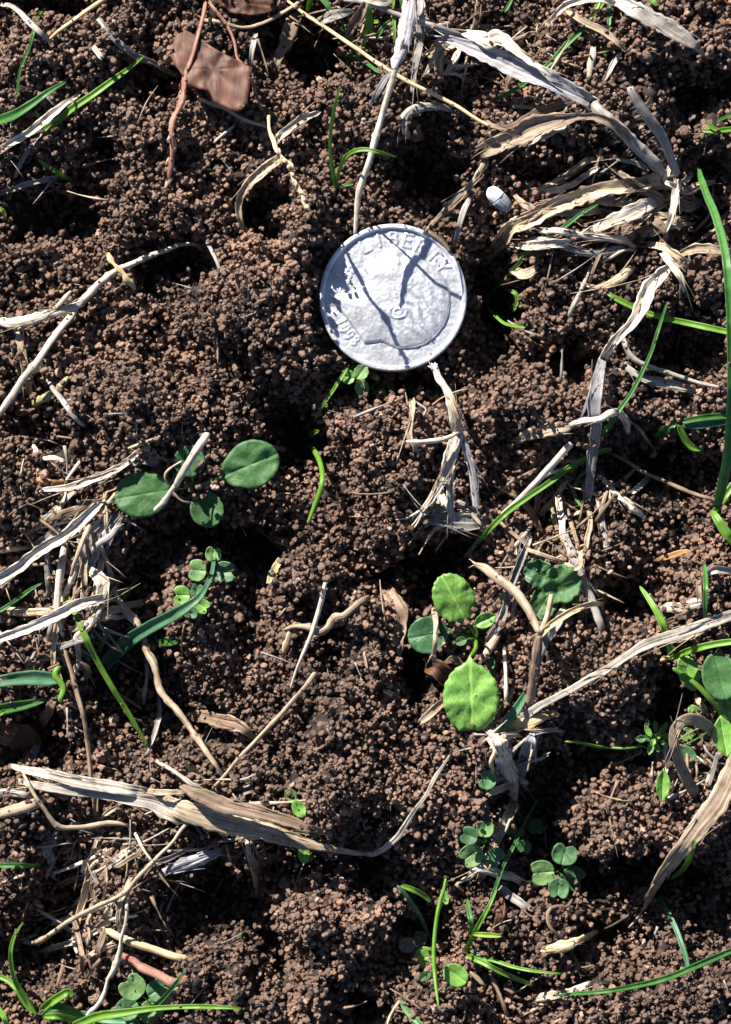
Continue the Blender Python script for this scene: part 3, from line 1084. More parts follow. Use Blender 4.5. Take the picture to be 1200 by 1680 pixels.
def build_coin():
    R = COINR
    segs = []
    glyph = [0]

    def arc_text(txt, r0, hgt, a0, a1, outward=True):
        n = len(txt)
        for i, ch in enumerate(txt):
            if ch == ' ':
                continue
            a = math.radians(a0 + (a1 - a0) * (i / max(1, n - 1)))
            rad = np.array([math.cos(a), math.sin(a)])
            upv = rad if outward else -rad
            rt = np.array([upv[1], -upv[0]])
            c = rad * r0
            glyph[0] += 1
            for st in GL[ch]:
                q = [c + rt * (x - .35) * hgt * .85 + upv * (y - .5) * hgt for x, y in st]
                segs.extend((p_, q_, glyph[0]) for p_, q_ in zip(q[:-1], q[1:]))
    # the face looks towards the top of the picture, so every legend is turned a quarter clockwise
    arc_text('LIBERTY', .80 * R, .155, 118, 32)
    arc_text('INGOD', .80 * R, .075, 186, 160)
    arc_text('WETRUST', .68 * R, .075, 180, 148)
    arc_text('1998', .775 * R, .115, 205, 229, False)
    arc_text('P', .62 * R, .075, 229, 229, False)
    # generic head in profile
    zo = [(160,580),(400,910),(450,905),(520,895),(590,930),(640,945),(700,945),(760,940),(830,915),(900,865),(960,790),(1000,700),(1014,610),
          (1008,530),(980,460),(930,400),(870,350),(800,300),(745,262),(700,262),(672,240),(610,205),(585,215),(588,262),(560,270),(548,262),
          (525,275),(515,290),(498,288),(486,310),(440,305),(405,330),(398,375),(420,420),(425,460),(400,500),(340,530),(250,560)]
    poly = np.array([((x - 603) / 530 * R, -(y - 585) / 530 * R) for x, y in zo])
    rings, sec = 126, 528
    rr = np.r_[np.linspace(0, .90, rings - 24), np.linspace(.905, 1.0, 24)] * R
    th = np.linspace(0, 2 * np.pi, sec, endpoint=False)
    RR, TH = np.meshgrid(rr, th, indexing='ij')
    X, Y = RR * np.cos(TH), RR * np.sin(TH)
    # signed distance to the head outline
    dmin = np.full(X.shape, 9.0)
    inside = np.zeros(X.shape, bool)
    for (x0, y0), (x1, y1) in zip(poly, np.roll(poly, -1, axis=0)):
        dx, dy = x1 - x0, y1 - y0
        t = np.clip(((X - x0) * dx + (Y - y0) * dy) / (dx * dx + dy * dy), 0, 1)
        dmin = np.minimum(dmin, np.hypot(X - x0 - t * dx, Y - y0 - t * dy))
        if y0 != y1:
            cr = ((y0 > Y) != (y1 > Y)) & (X < (x1 - x0) * (Y - y0) / (y1 - y0) + x0)
            inside ^= cr
    sd = np.where(inside, dmin, -dmin)
    head = np.clip(sd / .02 + .5, 0, 1)
    Z = head * (.026 + .034 * (1 - np.exp(-np.maximum(sd, 0) / .16)))
    q = lambda zx, zy: ((zx - 603) / 530 * R, -(zy - 585) / 530 * R)
    # ear, hair, eye, cheek
    ex, ey = q(640, 690)
    de = np.hypot((X - ex) / 1.35, Y - ey)
    Z += .014 * np.exp(-((de - .075) / .016) ** 2) * (Y < ey + .05) + .010 * np.exp(-((de - .035) / .012) ** 2) - .006 * np.exp(-(de / .02) ** 2)
    hx, hy = q(800, 660)
    hair = np.clip(1 - (((X - hx) / .36) ** 2 + ((Y - hy) / .42) ** 2), 0, 1) ** .5 * head
    warp = gnoise(X * 4, Y * 4, 60)
    Z += hair * (.006 + .0075 * np.sin((X * .9 + Y * .55) * 50 + warp * 3) + .002 * gnoise(X * 26, Y * 26, 61))
    for zx, zy, s, a in [(660, 300, .05, -.010), (640, 330, .035, .010), (590, 380, .10, .010), (520, 330, .03, -.006), (470, 420, .09, .006), (350, 700, .12, .006), (700, 430, .10, .004)]:
        x0, y0 = q(zx, zy)
        Z += a * np.exp(-((X - x0) ** 2 + (Y - y0) ** 2) / s ** 2) * head
    Z += .003 * gnoise(X * 9, Y * 9, 62) + .0018 * gnoise(X * 24, Y * 24, 63)
    # legends
    dl = np.full(X.shape, 9.0)
    gid = np.zeros(X.shape, int)
    for a, b, g_ in segs:
        mk = (np.abs(X - (a[0] + b[0]) / 2) < .16) & (np.abs(Y - (a[1] + b[1]) / 2) < .16)
        xx, yy = X[mk], Y[mk]
        d = b - a
        t = np.clip(((xx - a[0]) * d[0] + (yy - a[1]) * d[1]) / (d @ d + 1e-12), 0, 1)
        dn = np.hypot(xx - a[0] - t * d[0], yy - a[1] - t * d[1])
        gid[mk] = np.where(dn < dl[mk], g_, gid[mk])
        dl[mk] = np.minimum(dl[mk], dn)
    Z += (1 - head) * .009 * np.clip((.017 - dl) / .010 + .5, 0, 1)
    # rim
    rn = RR / R
    Z += .034 * np.clip((rn - .925) / .022, 0, 1) * (1 - .3 * np.clip((rn - .985) / .015, 0, 1))
    Z -= .012 * rn ** 6 * (rn < .93)
    # edge wall rings below the face
    wall = [(1.0, -.012), (1.0, -.115), (.985, -.13)]
    reed = 1 + .003 * np.sin(TH[0] * 118)
    V = [np.stack([X.ravel(), Y.ravel(), Z.ravel()], 1)]
    for k, zz in wall:
        V.append(np.stack([k * R * reed * np.cos(th), k * R * reed * np.sin(th), np.full(sec, zz)], 1))
    V.append(np.array([[0, 0, -.13]]))
    V = np.vstack(V)
    lab = np.where(rn > .925, 1, np.where(sd > -.012, 2, np.where(dl < .022, 2 + gid, 0)))
    buckets = {k: [] for k in range(3 + glyph[0])}
    q2 = np.roll(np.arange(sec), -1)
    for i in range(rings - 1):
        a, b = i * sec, (i + 1) * sec
        li = lab[i]
        for j in range(sec):
            k = q2[j]
            if i == 0:
                buckets[int(li[j])].append((a + j, b + j, b + k))
            else:
                buckets[int(li[j])].append((a + j, b + j, b + k, a + k))
    for i in range(rings - 1, rings + 2):
        a, b = i * sec, (i + 1) * sec
        for j in range(sec):
            k = q2[j]
            buckets[1].append((a + j, b + j, b + k, a + k))
    a = (rings + 2) * sec
    for j in range(sec):
        buckets[1].append((a + j, len(V) - 1, a + q2[j]))
    # shared smooth normals keep the seams between the parts unseen
    full = bpy.data.meshes.new('tmp')
    full.from_pydata(V.tolist(), [], sum(buckets.values(), []))
    full.polygons.foreach_set('use_smooth', [True] * len(full.polygons))
    nrm = np.empty(len(V) * 3)
    full.vertices.foreach_get('normal', nrm)
    nrm = nrm.reshape(-1, 3)
    bpy.data.meshes.remove(full)
    root = empty('coin', (COINX, COINY, COINZ), 'worn silver coin with a head in profile, lying on the soil', 'coin')
    root.rotation_euler = (math.radians(-1.0), math.radians(-1.5), 0)
    mats = {0: coin_mat('coin_field', (.63, .64, .685), .47, .66), 1: coin_mat('coin_rim', (.78, .79, .82), .42, .62), 2: coin_mat('coin_portrait', (.63, .64, .685), .47, .66), 3: coin_mat('coin_lettering', (.63, .64, .685), .47, .66)}
    for k, nm in [(0, 'field'), (1, 'rim'), (2, 'portrait')] + [(g_ + 2, 'letter') for g_ in range(1, glyph[0] + 1)]:
        if not buckets[k]:
            continue
        used = np.unique(np.concatenate([np.array(f) for f in buckets[k]]))
        mp = np.full(len(V), -1)
        mp[used] = np.arange(len(used))
        o = mesh_obj(nm, V[used], [tuple(int(mp[v]) for v in f) for f in buckets[k]], mats[min(k, 3)], parent=root)
        o.data.normals_split_custom_set_from_vertices(nrm[used].tolist())


build_coin()

# ------------------------------------------------------------------ dry stems, straws and leaves, each one a thing
def S(name, cat, label, path, mat, prof='r', h=.02, **k):
    return strand(name, path, mat, prof, h, label=label, cat=cat, **k)


STRAW, LEAF, TWIG, GRASS = 'dry_straw', 'dry_leaf', 'twig', 'grass_sprig'
# -- top left
S(LEAF, 'dry leaf', 'narrow grey dried blade curving into the top left corner', '0,5,7;23,12,8;50,37,10;78,63,7', 'grey', 'f', .05)
S(STRAW, 'straw', 'thin golden straw slanting up to the top edge, left of the red bark', '78,63,5;133,23,7;178,-6,7', 'gold', 'r', .06)
S(GRASS, 'grass blade', 'thin green blade bent down the far left of the top left crumb mound', '78,6,5;62,30,6;50,73,5;33,117,5;28,157,4', 'g2', 'g', .05)
S(TWIG, 'twig', 'greyish brown twig sloping down towards the red bark piece', '150,18,12;187,62,11;217,87,11;255,104,9;290,119,10', 'grey', 'h', .05, fray=3, rag=.25)
S(TWIG, 'twig', 'dark twig stub crossing under the upper end of the sloping brown twig', '172,5,7;150,36,7;128,60,5', 'dark', 'r', .02)
S('seed_stalk_red', 'seed stalk', 'knotted reddish seed stalk hanging down beside the red bark', '338,2,7;334,24,8;325,50,8;311,97,8;304,120,9;301,137,12;299,152,8;297,168,12;290,186,9;286,200,12;283,220,8;284,236,12;280,256,8;281,272,10;277,302,6', 'pink', 'r', .12, rag=.35, wig=1.2)
S(STRAW, 'straw', 'thin pinkish straw arching over the right half of the red bark', '341,0,6;352,15,6;370,37,6;384,68,5;390,92,5;400,107,6;418,150,5;428,180,5', 'pink', 'r', .2)
S(STRAW, 'straw', 'short white straw splinter below the red bark chip', '352,234,5;370,219,6;385,206,6', 'pale', 'r', .04)
S(TWIG, 'twig', 'tan twig running right from under the lower edge of the bark', '327,160,8;347,170,8;367,177,7;398,194,6;438,206,6', 'tan', 'r', .06, nodes=(.35,))
S(GRASS, 'grass blade', 'broad deep green blade entering from the left edge', '-8,199,17;20,190,16;50,172,13;82,149,9;108,134,5', 'g2', 'g', [.1, .2, .25, .15])
S(GRASS, 'grass blade', 'long bright green blade rising right from the pale straw, upper left', '72,214,9;95,197,12;117,179,12;150,157,11;183,133,10;212,112,7;236,92,3', 'g1', 'g', [.08, .16, .25, .3, .3])
S(STRAW, 'straw', 'pale papery straw against the left edge, under the bright green blade', '-6,250,11;30,227,12;52,214,13;77,197,15;100,176,11;128,152,7', 'pale', 'h', .10, rag=.25)
S(LEAF, 'dry leaf', 'twisted dark strip hanging from the pale papery straw', '66,219,8;52,238,9;43,250,7;23,288,6', 'grey', 'f', .03, twist=40)
S(STRAW, 'straw', 'flattened grey straw on the left edge below the papery straw', '-4,314,9;18,309,9;40,303,10;70,297,9;95,288,6', 'grey', 'h', .03)
S(GRASS, 'grass blade', 'short straight green blade tip above the flat grey straw', '62,262,5;90,280,7;121,298,5', 'g1', 'g', .05)
S(GRASS, 'grass blade', 'shaded green sliver between the papery straw and its mound', '56,180,6;74,208,6;93,240,4', 'g2', 'g', -.02)
S(TWIG, 'twig', 'tan twig on the top edge beside the dark bark scrap', '338,30,8;370,39,8;400,42,7;433,36,8;467,17,8;500,-3,7', 'tan', 'r', .08, wig=1.2)
S(STRAW, 'straw', 'upright grey straw stub just right of the red bark', '418,55,9;414,82,8;411,112,6', 'grey', 'h', .04)
S(LEAF, 'dry leaf', 'wide greyish brown leaf scrap on the dark soil below the top edge', '485,18,24;470,66,22;456,96,14;451,118,7', 'brown', 'f', -.02, rag=.25)
S(STRAW, 'straw', 'small flake of pale straw above the crumb mound, upper left', '156,80,9;166,94,9', 'pale', 'f', .03)
S(STRAW, 'straw', 'pale straw crumb lying under the long golden straw', '268,300,5;280,291,5', 'grey', 'r', .02)

# -- top middle
S(STRAW, 'straw', 'long golden straw running diagonally down from the top edge', '463,-6,6;490,14,6;517,32,8;552,58,8;593,85,8;622,104,8;653,125,9;690,144,8;733,165,8;768,186,8;802,207,7', 'gold', 'r', [.35, .32, .3, .3], rag=.1, nodes=(.5,))
S(STRAW, 'straw', 'long grey-brown stalk from the top edge to the silver sheath', '566,-6,9;600,4,9;633,17,9;668,28,9;700,38,10;735,52,10;770,64,11', 'grey', 'r', .30, nodes=(.55,))
S(LEAF, 'dry leaf', 'pointed brown leaf hanging above the golden diagonal straw', '598,4,11;590,24,17;580,43,16;567,68,4', 'brown', 'g', .42)
S(LEAF, 'dry leaf', 'ragged grey leaf lying between two green tufts, top edge', '518,34,14;538,30,19;560,22,16;580,16,8', 'grey', 'f', .28, rag=.3)
stem = empty('dry_straw', (wx(668, .6), wy(60, .6), .6), 'stiff white straw pointing down at the coin from a grey sheath', 'straw')
strand('stalk', '662,62,9;655,90,10;645,130,11;636,158,11;627,187,11;616,226,12;607,264,11;596,292,12;588,318,11;585,350,10;583,384,6', 'pale', 'r', absz=[1.35, 1.28, 1.22, 1.18, 1.15, 1.12], parent=stem, rag=.1, wig=.3, nodes=(.5, .78))
strand('sheath', '677,-4,24;672,28,26;664,62,24;652,92,17;646,108,12', 'blue', 'h', [.5, .65, .8, .9], parent=stem, rag=.2)
strand('sheath', '692,-4,12;690,60,14;684,110,10;676,150,5', 'grey', 'f', [.2, .15, .1, .05], parent=stem, rag=.25)
strand('loose_fibre', '640,118,6;628,134,10;618,152,9;608,172,3', 'blue', 'f', .5, parent=stem, rag=.3)
strand('loose_fibre', '646,112,4;636,142,5;622,164,2', 'pale', 'f', .55, parent=stem)
S('seed_stalk_coin', 'seed stalk', 'small lumpy seed stalk arching towards the upper left of the coin', '440,190,7;441,212,6;449,230,9;454,246,6;466,262,7;476,272,9;479,290,6;486,302,8;497,318,7;500,330,9;503,343,4', 'gold', 'r', absz=[1.3, 1.7, 1.84, 1.84], rag=.35, nodes=(.3, .55))
S(STRAW, 'straw', 'thick hollow straw curving beside the lumpy seed stalk', '400,376,9;394,352,10;394,330,12;403,310,15;425,285,17;453,261,18', 'tan', 'h', .10, rag=.12, fray=4, fraylen=.15)
S(STRAW, 'straw', 'pale crusty straw lying across the mound above the curved straw', '449,232,13;465,217,14;480,206,12;500,194,11;522,182,9', 'pale', 'h', .06, rag=.3)
S(LEAF, 'dry leaf', 'pale crumpled curl left of the dark hollow above the coin', '673,222,11;667,208,12;667,192,14;681,177,15;700,172,16;717,172,13;750,184,6', 'grey', 'h', .16, rag=.3, fray=3)
S(LEAF, 'dry leaf', 'brown curled husk beside the silver sheath', '725,128,9;719,112,14;722,95,15;737,76,16;755,68,15;775,72,10', 'tan', 'h', .15, rag=.35, fray=4)
S(STRAW, 'straw', 'frayed tan straw leading down to the upper right of the coin', '797,266,12;783,290,10;765,312,12;750,327,13;728,350,10;702,377,8', 'tan', 'h', [.12, .1, .08, .02], rag=.3, fray=4)
S(STRAW, 'straw', 'grey straw splinter alongside the frayed tan straw', '782,308,6;767,334,9;755,366,9;744,404,5', 'grey', 'f', .03)
S(STRAW, 'straw', 'upright grey brown stub at the top edge above the husk', '789,-5,10;784,25,11;776,62,9', 'brown', 'h', .08)
S(STRAW, 'straw', 'reddish brown rootlet edge touching the upper right rim of the coin', '700,378,10;722,394,9;742,414,7', 'brown', 'r', .03, rag=.35, wig=2)
S(STRAW, 'straw', 'white flake of straw on the top edge above the sheath', '606,-2,12;630,4,11;642,2,7', 'pale', 'f', .35)

# -- top right: a dead grass crown and its sheaths
S(LEAF, 'dry leaf', 'long silver grey sheath ending at the node of the hairy stem', '738,66,14;775,80,24;815,96,34;850,112,36;890,128,34;930,147,27;968,166,22', 'blue', 'h', [.3, .4, .35, .3], rag=.12, fray=5, fray_ends=(1, 0), fraylen=.3)
S(LEAF, 'dry leaf', 'pale torn upper layer over the wide end of the silver sheath', '768,54,16;800,66,26;815,60,24;838,74,18;868,98,10;905,124,5', 'pale', 'f', [.45, .55, .5, .42], rag=.3)
S(STRAW, 'stem', 'hairy brownish grey stem joining the silver sheath to the dead grass crown', '968,164,20;990,186,20;1012,205,21;1038,232,23;1062,255,23;1090,284,20', 'grey', 'r', .2, hairs=60, nodes=(.06,), rag=.15)
crown = plant('dead_grass', 'dead tan grass crown with papery sheaths spreading left, upper right', 'dead grass', 1112, 296)
strand('sheath', '1100,296,14;1062,300,24;1033,306,26;995,314,26;960,320,27;925,332,28;900,343,26;872,358,26;850,372,26;828,388,26;808,408,16', 'tan', 'h', .12, parent=crown, rag=.3, wig=1.5, fray=4)
strand('sheath', '1080,330,12;1062,336,24;1040,346,28;1012,358,22;990,368,16;968,378,8', 'pale', 'f', .22, parent=crown, rag=.35, fray=4)
strand('sheath', '1062,356,20;1035,372,24;1000,382,22;968,392,14', 'brown', 'f', .08, parent=crown, rag=.35)
strand('sheath', '886,378,9;918,380,11;950,384,10;985,387,12;1017,393,12;1046,405,8', 'pale', 'h', .16, parent=crown, rag=.2)
strand('sheath', '872,387,7;900,396,10;930,406,10;958,413,11;985,414,13;1010,409,14;1040,402,10', 'grey', 'h', .12, parent=crown, rag=.25)
strand('leaf', '1112,300,14;1109,316,13;1107,334,12;1102,354,10;1092,379,6', 'pale', 'h', [.3, .3, .2, .1], parent=crown, rag=.2)
strand('leaf', '1172,296,8;1150,304,14;1130,312,16;1110,304,12', 'tan', 'h', .25, parent=crown, rag=.3)
strand('leaf', '1134,284,8;1126,296,9;1112,306,10;1096,300,8', 'pale', 'h', .3, parent=crown, rag=.2)
strand('leaf', '1150,330,14;1128,338,18;1106,330,14;1090,314,10', 'tan', 'f', .15, parent=crown, rag=.35, fray=4, fray_ends=(1, 0))
strand('leaf', '1060,352,14;1080,366,14;1094,386,10;1090,400,5', 'brown', 'f', .1, parent=crown, rag=.35)
strand('sheath', '1060,278,8;1040,268,8;1015,262,5', 'grey', 'f', .12, parent=crown, rag=.2)
S(LEAF, 'dry leaf', 'broad crumpled leaf arching from the dead crown to the dark hollow', '796,248,26;822,236,28;850,224,30;872,212,34;900,203,30;925,197,20;950,191,12;975,191,13;1000,200,15;1022,217,14;1045,240,10', 'dun', 'h', [.1, .3, .42, .4, .3], rag=.25, fray=4, fray_ends=(1, 0))
S(LEAF, 'dry leaf', 'bleached ribbed scrap on top of the broad crumpled leaf', '872,226,22;895,212,30;918,204,26;932,198,10', 'pale', 'h', .42, rag=.3, fray=4, fray_ends=(1, 0))
S(LEAF, 'dry leaf', 'narrow brownish leaf running under the silver sheath to its node', '798,198,9;812,207,8;835,208,9;870,190,11;905,176,12;945,162,11', 'brown', 'f', .18, rag=.15)
S(STRAW, 'stem', 'short cut stem with fine hairs standing right of the crumb mound', '1034,144,14;1045,164,17;1060,188,18;1075,210,18;1088,228,17;1100,254,15;1112,284,14', 'grey', 'r', [.55, .5, .4, .25], stiff=1, hairs=45, rag=.08)
S(LEAF, 'dry leaf', 'pale leaf arching along the top edge, right', '906,32,6;917,19,9;933,8,11;958,2,12;985,-1,12;1010,3,10', 'pale', 'h', .25)
S(LEAF, 'dry leaf', 'wide dark grey leaf slanting down from the top right edge', '1006,-6,22;1035,12,26;1067,30,30;1092,44,28;1117,58,24;1140,72,16;1158,90,4', 'grey', 'f', .16, rag=.2)
S(LEAF, 'dry leaf', 'thin tan leaf below the pale arching leaf on the top edge', '930,14,5;950,30,10;970,42,12;992,52,12;1010,66,9;1028,80,5', 'tan', 'g', .10, rag=.2)
S(GRASS, 'grass blade', 'shaded green blade passing beneath the silver sheath', '962,44,6;948,56,9;930,73,9;904,102,8;870,130,6;845,147,7;820,160,6;804,168,4', 'g2', 'g', .0)
S(STRAW, 'straw', 'stubby pale straw knob above the node of the sheath', '975,78,9;973,92,13;968,108,12;966,128,9', 'pale', 'r', .08, rag=.2)
S(STRAW, 'straw', 'small cream splinter on the mound right of the straw knob', '1016,88,7;1004,108,9;990,131,7', 'pale', 'h', .08)
S(LEAF, 'dry leaf', 'pinkish tan dry leaf touching the right edge', '1112,418,8;1135,411,15;1165,410,16;1205,413,12', 'tan', 'h', .08, rag=.2)
S(LEAF, 'dry leaf', 'brown papery scrap under the pale straw end at upper right', '840,440,14;860,450,17;880,442,12', 'tan', 'f', .04, rag=.35)
S(GRASS, 'grass blade', 'thin green blade slipping under the dead grass sheaths', '983,334,3;955,350,6;925,373,7;898,390,7;868,414,8;850,434,7;833,453,6;816,470,5;798,492,4', 'g2', 'g', [.2, .12, .05, .1, .15, .1])

# -- right, upper middle
S(LEAF, 'dry leaf', 'short white curl at the upper end of the thick pale straw', '1089,416,9;1098,427,12;1108,443,13;1117,456,11;1124,476,5', 'pale', 'h', .28)
st = empty('dry_straw', (wx(1050, .4), wy(512, .4), .4), 'thick pale folded straw bending down the right side', 'straw')
strand('stalk', '1096,440,14;1082,452,22;1066,470,26;1058,490,27;1050,512,24;1036,532,18;1013,553,16;1000,570,15;987,592,14', 'pale', 'h', .32, parent=st, rag=.14, thick=.03)
strand('lower_stalk', '988,590,14;982,612,18;977,637,22;974,662,24;974,690,20', 'blue', 'f', [.30, .25, .2, .15], parent=st, rag=.08, thick=.03)
strand('lower_stalk', '978,696,18;974,725,18;970,752,16;966,790,15;960,836,11', 'grey', 'f', [.15, .08, .06, .0], parent=st, rag=.15)
strand('splinter', '972,636,4;962,664,5;952,692,3', 'blue', 'f', .15, parent=st)
S(STRAW, 'straw', 'white hooked straw across the thick folded straw', '940,697,8;960,691,10;987,687,11;1003,678,12;1015,678,13;1025,688,13;1032,708,9', 'pale', 'h', .30, rag=.15)
S(TWIG, 'bark scrap', 'frayed tan bark scrap left of the white hooked straw', '848,722,12;870,712,20;895,707,24;920,702,20;945,696,13', 'tan', 'f', .10, rag=.4, fray=6, fray_ends=(1, 0), fraylen=.2)
S(STRAW, 'straw', 'smooth cream straw with a cut end, slanting down left', '938,728,14;920,748,14;900,770,13;878,795,12;852,820,10;826,842,6', 'pale', 'r', [.18, .1, .05], rag=.06)
S(GRASS, 'grass blade', 'long green blade curving from the folded straw towards the rosette weed', '1004,737,5;995,738,8;980,744,8;960,753,9;930,770,10;900,793,10;866,816,10;833,840,10;806,866,9;778,898,4', 'g1', 'g', [.25, .3, .3, .2, .1])
S(GRASS, 'grass blade', 'slender upright green blade beside the thick folded straw', '1096,494,3;1088,518,5;1080,543,6;1068,580,6;1053,613,7;1036,645,7;1017,672,8;1002,695,8;986,716,7', 'g2', 'g', [.5, .45, .35, .25, .2])
S(GRASS, 'grass blade', 'straight bright green blade crossing behind the thick straw to the right edge', '996,481,4;1012,490,9;1047,507,9;1080,519,9;1133,531,10;1170,539,10;1206,547,9', 'g1', 'g', [.08, .12, .2, .3])
S(GRASS, 'grass blade', 'tiny curved green thread to the right of the coin', '800,503,4;812,517,5;827,530,5;845,535,5;863,537,4', 'g1', 'g', [.35, .5, .4])
S(GRASS, 'grass blade', 'short shaded green curl above the tiny curved thread', '833,476,5;846,481,7;849,494,7;843,511,4', 'g1', 'g', .45)
S(TWIG, 'root', 'bearded brown rootlet hanging over the crumbs right of the coin', '973,428,6;962,455,7;948,488,8;938,510,8;930,532,5', 'grey', 'r', .05, rag=.3, fray=7, fraylen=.32, wig=1.5)
S(LEAF, 'dry leaf', 'thin curled leaf with a pointed tail near the rootlet', '952,462,4;970,470,6;987,472,9;1000,466,13;1015,456,15;1030,443,14;1042,434,8', 'tan', 'h', .12)
S(STRAW, 'straw', 'grey straw with a dark joint reaching the right edge', '1025,552,8;1030,572,8;1044,590,9;1068,602,8;1100,613,7;1150,627,6;1204,641,6', 'grey', 'r', .05, nodes=(.55,))
S(LEAF, 'dry leaf', 'flat grey leaf in shade beneath the jointed grey straw', '1016,585,7;1032,606,10;1053,620,14;1085,628,16;1120,636,15;1148,641,8', 'grey', 'f', -.03)
S(STRAW, 'straw', 'thin brown straw running down right across the dark hollow', '995,739,5;1030,757,7;1067,780,7;1120,802,7;1176,821,6', 'brown', 'r', .10)
S(STRAW, 'straw', 'small pale chip right of the thin brown straw', '1038,809,8;1050,796,11;1062,781,9', 'pale', 'h', .03)
S(STRAW, 'straw', 'brown shard beside the small pale chip', '1015,798,10;1036,776,10', 'brown', 'f', .02)
S(TWIG, 'twig', 'forked pale twig with a white swollen end, lower part of the right litter', '983,778,6;998,796,8;1013,812,10;1030,826,13;1046,840,10;1062,852,5', 'pale', 'h', .05, rag=.25)
S(STRAW, 'straw', 'cream straw stub standing between dark stems right of the rosette', '916,806,9;920,830,11;924,858,11;926,884,9', 'pale', 'h', .15)
S(STRAW, 'straw', 'yellowish sheath strip beside the cream stub', '909,812,6;908,835,8;913,872,8', 'olive', 'f', .08)
S(STRAW, 'straw', 'dark split straw left of the smooth cream straw', '887,766,5;862,780,7;838,793,7;815,812,5', 'brown', 'r', .05)
S(GRASS, 'grass blade', 'small hooked green thread under the folded straw', '958,786,3;947,795,5;942,808,5;948,822,5;959,835,3', 'g2', 'g', .08)

big = plant('grass_tuft', 'tall green grass growing along the right edge', 'grass', 1180, 845)
strand('blade', '1147,274,4;1150,290,9;1160,320,12;1172,348,13;1182,380,14;1191,420,14;1196,470,14;1199,530,14;1200,590,14;1200,650,14;1197,710,15;1192,760,16;1184,800,17;1176,832,14', 'g2', 'g', [.35, .7, .95, 1.0, .9, .6, .2], stiff=1, parent=big, twist=8)
strand('blade', '1206,790,9;1196,806,12;1184,822,12;1174,842,9', 'g1', 'g', [.4, .3, .1], parent=big)
strand('blade', '1168,838,8;1176,850,13;1186,866,16;1198,882,16;1212,896,14', 'g1', 'g', [.15, .3, .35, .3], parent=big)
sp = plant('grass_tuft', 'short bent green blades low by the right edge above the thin brown straw', 'grass', 1178, 690)
strand('blade', '1210,682,9;1180,683,11;1150,686,11;1120,692,9', 'g2', 'g', .1, parent=sp)
strand('blade', '1210,688,14;1180,692,14;1150,697,13;1122,699,8', 'g3', 'g', .06, parent=sp)
strand('blade', '1113,697,9;1120,712,11;1127,725,11;1138,735,10;1154,738,5', 'g1', 'g', .08, parent=sp)
strand('blade', '1110,694,10;1096,702,15;1085,712,14;1077,720,7', 'g2', 'g', .0, parent=sp)
tr = plant('grass_tuft', 'forked green shoot at the right edge level with the cut stem', 'grass', 1178, 213)
strand('blade', '1152,214,6;1172,215,8;1190,213,9;1208,211,9', 'g1', 'g', .06, parent=tr)
strand('blade', '1160,200,5;1168,208,7;1178,214,7', 'g1', 'g', .08, parent=tr)
strand('blade', '1176,200,4;1190,192,6;1208,184,6', 'g2', 'g', .04, parent=tr)

# -- left, upper middle
br = empty('dry_straw', (wx(120, .4), wy(515, .4), .4), 'long white forked straw crossing the left side above the crumb mound', 'straw')
strand('stalk', '333,400,5;312,399,7;290,403,8;262,413,9;240,423,11;220,432,12;200,441,12;180,453,13;160,467,16;143,484,17;127,499,16', 'pale', 'r', .18, parent=br, nodes=(.42, .72), rag=.14, wig=1)
strand('branch', '124,503,14;116,520,13;95,547,12;70,580,12;52,605,13;36,626,13;18,652,13;-6,684,12', 'pale', 'r', [.22, .25, .22, .15], parent=br, nodes=(.55,), rag=.08)
strand('branch', '132,498,12;105,507,13;77,514,15;50,523,17;25,528,17;-6,527,14', 'pale', 'h', [.2, .2, .15], parent=br, rag=.22, fray=3)
strand('branch', '88,508,6;100,497,8;112,484,8;117,478,4', 'pale', 'r', .28, parent=br)
S(TWIG, 'seed stalk', 'small knobbly husk crossing over the long white forked straw', '177,415,7;182,426,10;188,434,6;196,442,9;204,450,7;208,458,11;215,464,11;221,474,4', 'gold', 'r', [.32, .36, .34, .25], rag=.3)
S(STRAW, 'straw', 'flat tan straw in shade under the left end of the forked straw', '28,538,13;33,562,14;39,585,14;45,612,13;50,652,10', 'tan', 'f', .04)
S(STRAW, 'straw', 'short grey straw below the forked straw, greenish at its tip', '77,622,5;88,638,8;107,664,9;122,683,8;138,698,5', 'grey', 'h', .05)
S(STRAW, 'straw', 'pale yellow-green stem piece beside the short grey straw', '48,666,10;62,657,14;83,647,14;98,634,12;112,614,7', 'olive', 'r', .02, rag=.25)
S(TWIG, 'root', 'tangled greenish brown rootlets under the yellow-green stem piece', '50,668,6;52,684,8;62,698,7;70,715,4', 'olive', 'r', .0, fray=6, fraylen=.25, rag=.3)
S(TWIG, 'twig', 'dark brown twig at the left edge behind the forked straw', '-4,572,8;14,588,9;32,606,8', 'brown', 'r', .0)
wt = empty('dry_straw', (wx(295, .5), wy(780, .5), .5), 'chunky white straw stick lying over the seedling with round leaves', 'straw')
strand('stalk', '340,712,14;326,733,15;312,756,14;299,777,13;288,796,12', 'pale', 'r', [.75, .7, .62], stiff=1, parent=wt, rag=.08, wig=.2)
strand('lower_stalk', '288,796,9;280,808,8;272,820,11;265,828,9;256,838,11', 'pale', 'r', [.62, .5, .4], stiff=1, parent=wt, rag=.3)
strand('tendril', '297,756,5;285,765,4;273,777,5;271,788,4;278,799,4', 'tan', 'r', .5, parent=wt, rag=.2)
strand('tendril', '284,806,4;291,817,4;299,823,4;311,825,4', 'tan', 'r', .4, parent=wt, rag=.2)
S(STRAW, 'straw', 'pale curved straw left of the seedling with round leaves', '226,742,8;212,755,11;190,769,12;167,781,12;135,793,13;104,801,11;60,804,6', 'pale', 'h', .10, rag=.12)
S(STRAW, 'straw', 'small orange-brown straw joined below the pale curved straw', '53,786,7;72,789,10;92,790,10;111,791,6', 'orange', 'r', .08)
S(TWIG, 'twig', 'tiny cream stub poking up from the pale curved straw', '130,758,7;122,770,6;110,788,5', 'pale', 'r', .12)
